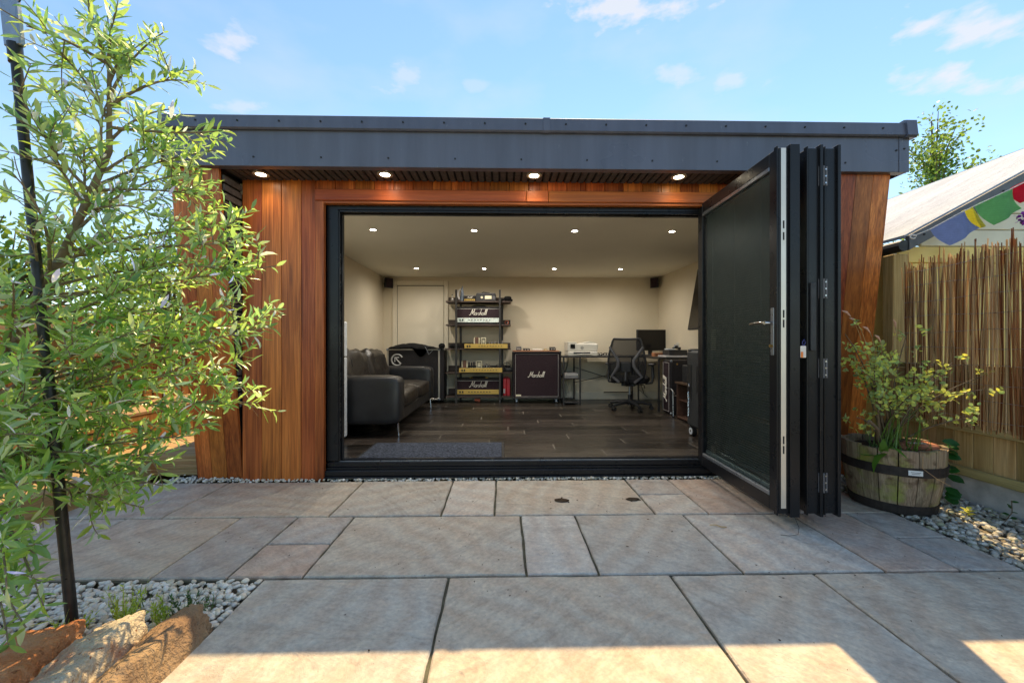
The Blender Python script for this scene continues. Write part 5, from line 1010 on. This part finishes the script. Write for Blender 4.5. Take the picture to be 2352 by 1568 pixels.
# background trees
def bush(name, c, r, n, ls, mat, label, cat, trunk, seed, dens=1.0, up=.3):
    random.seed(seed); t = thing(name, (c[0], c[1], 0), label, cat); b = MB(); lv = []; c = np.array(c, float); r = np.array(r, float)
    b.tube([Vector((c[0], c[1], -.05)), Vector((c[0] + .05, c[1], c[2] * .5)), Vector(c)], [trunk, trunk * .8, trunk * .5], 8); tk = b.build('trunk', m_bark, t, smooth=True); bb = MB()
    for i in range(n):
        d = unit(rv()); d[2] = d[2] if d[2] > -.5 else -d[2]; k = random.uniform(.45, 1.0); tip = c + d * r * k; p0 = c + np.array((0, 0, -r[2] * random.uniform(.1, .7))); path = bez(p0, (p0 + tip) / 2 + rv(.06), tip, 7); bb.tube([Vector(q) for q in path], [.012 * (1 - i_ / 7.5) + .002 for i_ in range(7)], 5)
        for q in range(int(34 * dens)):
            p = path[random.choice((3, 4, 5, 6, 6))] + rv(.10 * float(np.mean(r))); lv.append((p, rv() + np.array((0, 0, up)), rv() + np.array((0, -.2, 1)), ls * random.uniform(.6, 1.3), ls * random.uniform(.22, .36), np.array((1, 1, 1)) * random.uniform(.55, 1.35)))
    bb.build('branches', m_bark, t, smooth=True); tag(leaf_mesh('crown', lv, mat, t), kind='stuff'); return t
m_lf1 = leafmat('bright_hedge_leaf', (.14, .28, .035), (.12, .2, .05), .35, .35, (.35, .5, .05)); m_lf2 = leafmat('dark_tree_leaf', (.035, .085, .02), (.06, .11, .04), .3, .25, (.12, .25, .03)); m_lf3 = leafmat('birch_leaf', (.10, .19, .035), (.13, .22, .06), .35, .35, (.40, .58, .07))
bush('laurel_bush', (-4.7, 3.9, 1.55), (.95, 1.1, .75), 46, .075, m_lf1, 'bright green laurel bush behind the left fence', 'bush', .05, 3)
bush('laurel_bush', (-4.6, 5.7, 1.7), (.95, 1.0, .9), 46, .075, m_lf1, 'second laurel bush farther back beside the garden room', 'bush', .05, 5)
bush('ash_tree', (-5.4, 7.6, 2.9), (1.5, 1.2, 1.15), 60, .06, m_lf2, 'thin dark leaved tree against the sky at far left', 'tree', .07, 8)
bush('privet_bush', (-4.9, 2.2, 1.35), (.9, .9, .8), 40, .06, m_lf2, 'dark privet bush behind the fence at the left edge', 'bush', .05, 12)
# tree beyond the shed
def shoot_tree():
    random.seed(21); t = thing('young_birch', (6.9, 6.3, 0), 'slender green tree rising behind the shed roof', 'tree'); lv = []; b = MB(); bb = MB()
    b.tube([Vector((6.95, 6.3, -.05)), Vector((6.9, 6.3, 1.8)), Vector((6.85, 6.3, 3.2)), Vector((6.8, 6.3, 4.5))], [.07, .05, .03, .008], 8); b.build('trunk', m_bark, t, smooth=True)
    tips = [((6.8, 6.2, 4.6), 1.0)] + [((6.8 + random.uniform(-.62, .62) * (1.2 - .55 * (z - 2.4) / 2), 6.3 + random.uniform(-.6, .3), z), 1) for z in np.linspace(2.3, 4.35, 44)] + [((7.0 + random.uniform(0, 1.35), 6.2, random.uniform(2.4, 3.75)), 1) for i in range(30)]
    for tip, _ in tips:
        tip = np.array(tip); p0 = np.array((6.88, 6.3, max(1.4, tip[2] - .55))); path = bez(p0, (p0 + tip) / 2 + np.array((0, 0, .05)), tip, 8); bb.tube([Vector(q) for q in path], [.010 * (1 - i_ / 8.5) + .002 for i_ in range(8)], 5)
        for q in range(110): p = path[random.choice((1, 2, 3, 4, 5, 6, 7, 7))] + rv(.10); lv.append((p, rv() + np.array((0, 0, -.1)), rv() + np.array((0, -.3, 1)), random.uniform(.04, .07), random.uniform(.013, .022), np.array((1, 1, 1)) * random.uniform(.5, 1.5)))
    bb.build('branches', m_bark, t, smooth=True); tag(leaf_mesh('crown', lv, m_lf3, t), kind='stuff')
shoot_tree()
bush('elder_bush', (5.6, 6.6, 2.25), (.8, .8, .55), 26, .07, m_lf3, 'low green bush between garden room and shed roof', 'bush', .05, 31)

# ------------------------------------------------------------------ olive tree, stake, stones, weeds
random.seed(5)
m_ol = leafmat('olive_leaf', (.17, .28, .08), (.66, .70, .62), .9, .42, (.58, .86, .18), .25)
m_olbark = plain('olive_bark', (.22, .17, .11), .9, 0, .35, 25, .7, 70, .1)
ol = thing('olive_tree', (-1.86, 1.42, 0), 'young olive tree with silvery leaves filling the left foreground', 'olive tree')
TR = [np.array(q) for q in ((-1.88, 1.42, -.03), (-1.84, 1.43, .5), (-1.72, 1.45, .95), (-1.55, 1.47, 1.28), (-1.42, 1.5, 1.66), (-1.42, 1.5, 1.95), (-1.45, 1.47, 2.12))]
MB().tube([Vector(q) for q in TR], [.026, .023, .019, .014, .0095, .006, .003], 10).build('trunk', m_olbark, ol, smooth=True)
TIPS = [(-1.441, 1.45, 2.155), (-1.399, 1.5, 2.159), (-1.27, 1.55, 2.128), (-1.345, 1.5, 1.987), (-1.212, 1.6, 1.974), (-1.27, 1.6, 1.872), (-1.087, 1.6, 1.79), (-1.147, 1.65, 1.738), (-1.187, 1.6, 1.621), (-1.294, 1.55, 1.713), (-1.422, 1.5, 1.844), (-1.484, 1.4, 1.944), (-1.541, 1.35, 1.992), (-1.524, 1.3, 1.79), (-1.137, 1.6, 1.537), (-1.036, 1.65, 1.434), (-0.879, 1.6, 1.268), (-0.954, 1.6, 1.353), (-0.997, 1.55, 1.242), (-0.874, 1.6, 1.074), (-0.876, 1.55, 1.03), (-0.973, 1.55, 1.128), (-0.979, 1.6, 0.896), (-0.925, 1.55, 0.743), (-1.013, 1.6, 0.812), (-1.035, 1.5, 0.964), (-1.128, 1.5, 1.106), (-1.19, 1.5, 1.264), (-1.299, 1.5, 1.452), (-1.284, 1.4, 1.302), (-1.255, 1.4, 1.155), (-1.169, 1.35, 1.007), (-1.121, 1.45, 0.857), (-1.086, 1.55, 0.686), (-1.128, 1.5, 0.633), (-1.181, 1.45, 0.583), (-1.147, 1.4, 0.486), (-1.169, 1.35, 0.433), (-1.224, 1.35, 0.525), (-1.293, 1.35, 0.413), (-1.299, 1.3, 0.624), (-1.219, 1.3, 0.76), (-1.313, 1.25, 0.82), (-1.274, 1.25, 0.977), (-1.351, 1.25, 1.147), (-1.414, 1.25, 1.316), (-1.465, 1.25, 1.472), (-1.486, 1.35, 1.655), (-1.463, 1.45, 1.662), (-1.348, 1.15, 1.132), (-1.313, 1.15, 0.952), (-1.301, 1.1, 0.804), (-1.278, 1.15, 0.712), (-1.338, 1.25, 0.546), (-1.278, 1.1, 0.586), (-1.312, 1.1, 0.448), (-1.234, 1.1, 0.413), (-1.211, 1.1, 0.275), (-1.199, 1.05, 0.252), (-1.241, 1.05, 0.209), (-1.187, 1.0, 0.381), (-1.621, 1.5, 1.888), (-1.647, 1.6, 1.55), (-1.566, 1.6, 1.249), (-1.352, 1.6, 0.779), (-1.208, 1.7, 1.215), (-1.384, 1.7, 1.053), (-1.517, 1.6, 0.897), (-1.529, 1.5, 0.682), (-1.299, 1.5, 0.633)]
lv = []; tw = MB(); OC = [(1, 1, 1), (1.15, 1.15, .9), (.85, 1.0, .9), (1.35, 1.3, .85), (.7, .85, .8), (1.9, 1.5, 3.2), (1.25, 1.2, .8), (1.0, 1.1, .85)]
def leafy(path, s0=.12, step=.021, ls=.052, tipboost=1.0):
    L_ = sum(np.linalg.norm(path[i + 1] - path[i]) for i in range(len(path) - 1)); n = max(3, int(L_ / step)); a = random.uniform(0, 3)
    for i in range(n + 1):
        t_ = i / n
        if t_ < s0: continue
        k = t_ * (len(path) - 1); q = min(len(path) - 2, int(k)); p = path[q] + (path[q + 1] - path[q]) * (k - q); d = unit(path[q + 1] - path[q]); a += 1.57 + random.uniform(-.35, .35)
        s_ = unit(np.cross(d, np.array((.1, .2, 1)))); u = np.cross(s_, d); out = s_ * math.cos(a) + u * math.sin(a)
        for sg in (1, -1):
            if random.random() < .06: continue
            dd = unit(d * random.uniform(.55, 1.1) + out * sg + rv(.16) + np.array((0, 0, .12))); size = ls * random.choice((random.uniform(.45, .8), random.uniform(.75, 1.2), random.uniform(.9, 1.3))) * (1 if t_ < .85 else .8); nn = d * .6 + np.array((0, 0, .7)) + rv(.35)
            lv.append((p, dd, nn, size, size * random.uniform(.098, .138), np.array(random.choice(OC)) * random.uniform(.75, 1.2)))
def near_trunk(z):
    for a_, b_ in zip(TR[:-1], TR[1:]):
        if b_[2] >= z: t_ = max(0, (z - a_[2]) / (b_[2] - a_[2])); return a_ + (b_ - a_) * t_
    return TR[-1]
main = []
for tip in TIPS:
    tip = np.array(tip); p0 = near_trunk(min(2.0, max(.55, tip[2] - random.uniform(.02, .30)))); ctl = p0 * .45 + tip * .55 + np.array((0, 0, random.uniform(.0, .07))) + rv(.03); path = bez(p0, ctl, tip, 12); main.append(path)
    tw.tube([Vector(q) for q in path], [.0048 * (1 - i / 12.5) + .0011 for i in range(12)], 6); L_ = np.linalg.norm(tip - p0); leafy(path, max(.15, 1 - .36 / max(L_, .1)), .0205, .057)
    for q in range(4 if tip[2] > 1.75 else (3 if tip[2] < .5 else (5 + int(L_ * 5) if tip[1] < 1.28 else 6 + int(L_ * 8)))):
        i = random.randrange(3, 11); b0 = path[i]; d = unit(path[i + 1] - path[i]); sd_ = unit(d * .7 + rv(.65) + np.array((0, -.1, .12))); ln = random.uniform(.10, .20) * (1.1 - .4 * i / 11); e = b0 + sd_ * ln; sp_ = bez(b0, (b0 + e) / 2 + rv(.012), e, 6); tw.tube([Vector(w_) for w_ in sp_], [.0022, .002, .0018, .0016, .0014, .001], 5); leafy(sp_, .1, .0205, .055)
tw.build('branches', m_olbark, ol, smooth=True)
# keep leaves clear of the lens
def hides_pole(l):
    # the tree was tied back from its stake: few leaves hang right in front of it
    z = l[0][2]; f_ = z / 2.1; xp = -1.425 - .227 * f_; k = 1.385 / max(.4, l[0][1]); return l[0][1] < 1.40 and abs(l[0][0] * k - xp) < .035
lv = [l for l in lv if l[0][1] > .75 and not (hides_pole(l) and random.random() < .7)]
def vis(l):
    d = max(.3, l[0][1]); return (l[3] / d) if (-1.24 * d < l[0][0] and l[0][2] < 2.2) else 0
order = sorted(range(len(lv)), key=lambda i: -vis(lv[i])); big = set(order[:300])
leaf_objects('leaf', [lv[i] for i in order[:300]], m_ol, ol)
tag(leaf_mesh('foliage', [lv[i] for i in range(len(lv)) if i not in big], m_ol, ol), kind='stuff')
# stake
st = thing('tree_stake', (-1.43, 1.38, 0), 'leaning black metal pole standing in the pebble bed before the olive tree', 'pole')
m_pole = plain('weathered_black_tube', (.022, .02, .019), .38, .3, .5, 18, .15, 60)
PB, PT = Vector((-1.425, 1.385, -.03)), Vector((-1.652, 1.40, 2.13)); dv = PT - PB
MB().tube([PB, PB + dv * .45], .0158, 14).build('lower_tube', m_pole, st, smooth=True); MB().tube([PB + dv * .44, PB + dv * .92], .0138, 14).build('upper_tube', m_pole, st, smooth=True); m = MB(); m.tube([PB + dv * .895, PB + dv * .925], .019, 14); m.build('collar', m_knob, st, smooth=True)
m = MB(); T = Matrix.Translation(PB + dv * .955) @ Matrix.Rotation(R(-6), 4, 'Y'); m.box(-.028, .028, -.010, .010, -.075, .11, .004, T); m.build('flat_head', m_alud, st); m = MB(); m.tube([PT + Vector((.03, 0, -.02)), PT + Vector((.05, 0, .01)), PT + Vector((.055, 0, .05))], .0022, 5); m.build('wire_hook', m_knob, st)
for k in (.27, .30, .62): m = MB(); m.tube([PB + dv * k, PB + dv * (k + .006)], .0185, 12); m.build('band', m_knob, st, smooth=True)
# edging stones
def stone(name, a, b, w, h, lean, mat, label, cat, seed, blocky=.5):
    random.seed(seed); a = Vector(a); b = Vector(b); L_ = (b - a).length; ang = math.atan2(b.y - a.y, b.x - a.x); m = MB(); NB = 24
    for ax in range(3):
        for sg in (-1, 1):
            vs = []
            for i in range(NB + 1):
                for j in range(NB + 1):
                    u, w_ = -1 + 2 * i / NB, -1 + 2 * j / NB; q = [0, 0, 0]; q[ax] = sg; q[(ax + 1) % 3] = u; q[(ax + 2) % 3] = w_
                    q = Vector(q); r_ = q / max(1e-6, (abs(q.x) ** 7 + abs(q.y) ** 7 + abs(q.z) ** 7) ** (1 / 7)); vs.append((r_.x * L_ / 2, r_.y * w / 2, r_.z * h / 2))
            m.add(vs, [(i * (NB + 1) + j, (i + 1) * (NB + 1) + j, (i + 1) * (NB + 1) + j + 1, i * (NB + 1) + j + 1) for i in range(NB) for j in range(NB)])
    T = Matrix.Translation((a + b) / 2) @ Matrix.Rotation(ang, 4, 'Z') @ Matrix.Rotation(lean, 4, 'X'); o = Vector((seed * 3.1, seed * 1.7, 0))
    m.v = [tuple(T @ (Vector(v) * (1 + .20 * mnoise.noise(Vector(v) * 9 + o) + .10 * mnoise.noise(Vector(v) * 26 + o) + .05 * mnoise.noise(Vector(v) * 70 + o)))) for v in m.v]
    t = thing(name, ((a.x + b.x) / 2, (a.y + b.y) / 2, 0), label, cat); m.build('body', mat, t, smooth=True)
def stonemat(name, c1, c2, c3, sc_=9):
    t = NT(name); v = t.coords(); f = t.noise(v, sc_, 6, .6, .5); c = t.ramp(f, [(.32, c1), (.5, c2), (.62, c3)]); pz = t.noise(v, 70, 3); c = t.mix(t.math('GREATER_THAN', pz, .68), c, sc(c1, .68)); t.set(color=c, rough=.9, spec=.2); t.bump(t.math('ADD', f, t.math('MULTIPLY', t.noise(v, 60, 5), .8)), 1.0, .03); return t.m
m_st1 = stonemat('old_orange_brick', (.50, .19, .075), (.60, .26, .11), (.64, .36, .19)); m_st2 = stonemat('mortared_brick', (.52, .23, .12), (.60, .50, .35), (.64, .56, .41), 7); m_st3 = stonemat('brown_sandstone', (.26, .16, .095), (.36, .235, .135), (.44, .30, .17), 6)
stone('edging_stone', (-1.045, 1.43, .015), (-1.035, 1.0, .02), .11, .13, R(18), m_st3, 'brown sandstone edging rock next to the paving', 'stone', 2, .55)
stone('edging_stone', (-1.185, 1.32, .04), (-1.12, .96, .05), .125, .15, R(14), m_st2, 'cream and orange mortared brick lump in the middle of the edging', 'stone', 4, .5)
stone('edging_brick', (-1.36, 1.285, .045), (-1.275, .96, .06), .165, .14, R(10), m_st1, 'worn orange brick at the left end of the edging', 'brick', 6, .35)
m_weed = leafmat('weed_leaf', (.30, .42, .05), (.34, .45, .12), .3, .4, (.7, .85, .12)); m_weedd = leafmat('dark_weed_leaf', (.05, .11, .03), (.08, .14, .05), .3, .3, (.15, .3, .05))
def tuft(name, c, n, h, spread, mat, label, w=.0022, side=True):
    t = thing(name, c, label, 'weed'); lv = []
    for i in range(n):
        a = random.uniform(0, 6.28); d = unit(np.array((spread * math.cos(a), spread * math.sin(a), 1.0))); p = np.array(c) + np.array((random.uniform(-.015, .015), random.uniform(-.015, .015), 0)); ln = h * random.uniform(.5, 1.1); lv.append((p, d, np.array((math.cos(a), math.sin(a), .1)), ln, w, np.array((1, 1, 1)) * random.uniform(.7, 1.3)))
        if side:
            for q in range(9): s_ = random.uniform(.25, .95); lv.append((p + d * ln * s_, unit(d + rv(.6)), rv(), .016, .0022, np.array((1, 1, 1)) * random.uniform(.7, 1.4)))
    leaf_mesh('blades', lv, mat, t, BT, BF)
random.seed(77)
tuft('feathery_weed', (-1.29, 1.42, -.01), 26, .15, .42, m_weed, 'bright feathery weed just right of the pole foot'); tuft('feathery_weed', (-1.17, 1.43, -.01), 16, .125, .4, m_weed, 'small bright feathery weed behind the mortared brick lump'); tuft('rosemary_sprig', (-1.10, 1.46, -.01), 18, .13, .9, m_weedd, 'dark needle leaved sprig behind the brown edging rock'); tuft('low_weed', (-1.42, 1.38, -.01), 16, .09, .8, m_weed, 'low yellow weed left of the pole foot'); tuft('grass_sprig', (-1.33, 1.55, -.01), 7, .12, .35, m_weedd, 'thin dark grass blades in the middle of the pebble bed', .0018, False); tuft('grass_sprig', (-1.08, 1.52, -.01), 6, .08, .6, m_weedd, 'thin dark grass blades at right of the pebble bed', .0018, False)
# litter on the paving
m_mud = plain('dry_mud', (.075, .05, .032), .95, 0, .3, 40, .6, 120, .1)
def clod(x, y, r, label, seed):
    random.seed(seed); t = thing('mud_patch', (x, y, 0), label, 'mud'); V, Fc = ICO2; n = [1 + .5 * mnoise.noise(Vector(v) * 2.2 + Vector((seed, 0, 0))) for v in V]; mesh_obj('crumb', [(x + v[0] * r * 1.5 * k, y + v[1] * r * k, .001 + max(0, v[2]) * .006 * k) for v, k in zip(V, n)], Fc, m_mud, t, smooth=True)
    for q in range(5): a = random.uniform(0, 6.28); d = r * random.uniform(1.2, 2.6); s_ = r * random.uniform(.1, .3); mesh_obj('crumb', [(x + d * math.cos(a) * 1.4 + v[0] * s_, y + d * math.sin(a) * .6 + v[1] * s_, .001 + max(0, v[2]) * .004) for v in ICO1[0]], ICO1[1], m_mud, t, smooth=True)
clod(.36, 2.50, .03, 'broken brown mud crumbs on the tan slab before the doors', 3); clod(.81, 2.51, .027, 'round brown mud spot near the tan slab right edge', 9)
tg = thing('dry_twig', (1.15, 2.12, .002), 'curled pale twig lying on the paving near the folded doors', 'twig'); MB().tube([(1.10, 2.14, .004), (1.13, 2.13, .008), (1.15, 2.115, .004), (1.175, 2.11, .005)], .0028, 5).build('stick', m_sleep, tg)
wr = thing('loose_wire', (1.5, 2.08, .002), 'thin dark wire curling on the paving under the door stack', 'wire'); MB().tube([(1.50, 2.07, .09), (1.51, 2.04, .03), (1.49, 2.02, .004), (1.44, 2.01, .003), (1.40, 2.02, .003)], .0013, 5).build('strand', m_knob, wr)
lt = NT('dry_leaf_litter').m
sm = MB(); random.seed(50)
for i in range(130):
    x, y = random.uniform(-1.9, 2.1), random.uniform(1.12, 2.85)
    if x < -.95 and y < 1.72: continue
    s_ = random.uniform(.0009, .0028); sm.ell((0, 0, 0), (s_ * random.uniform(1.2, 3.2), s_, .0013), 6, 4, M=rotz((x, y, .003), random.uniform(0, 3.1)))
tag(sm.build('grit', m_mud), 'scattered grit crumbs on the paving', 'grit', kind='stuff')
bpy.data.materials.remove(lt)
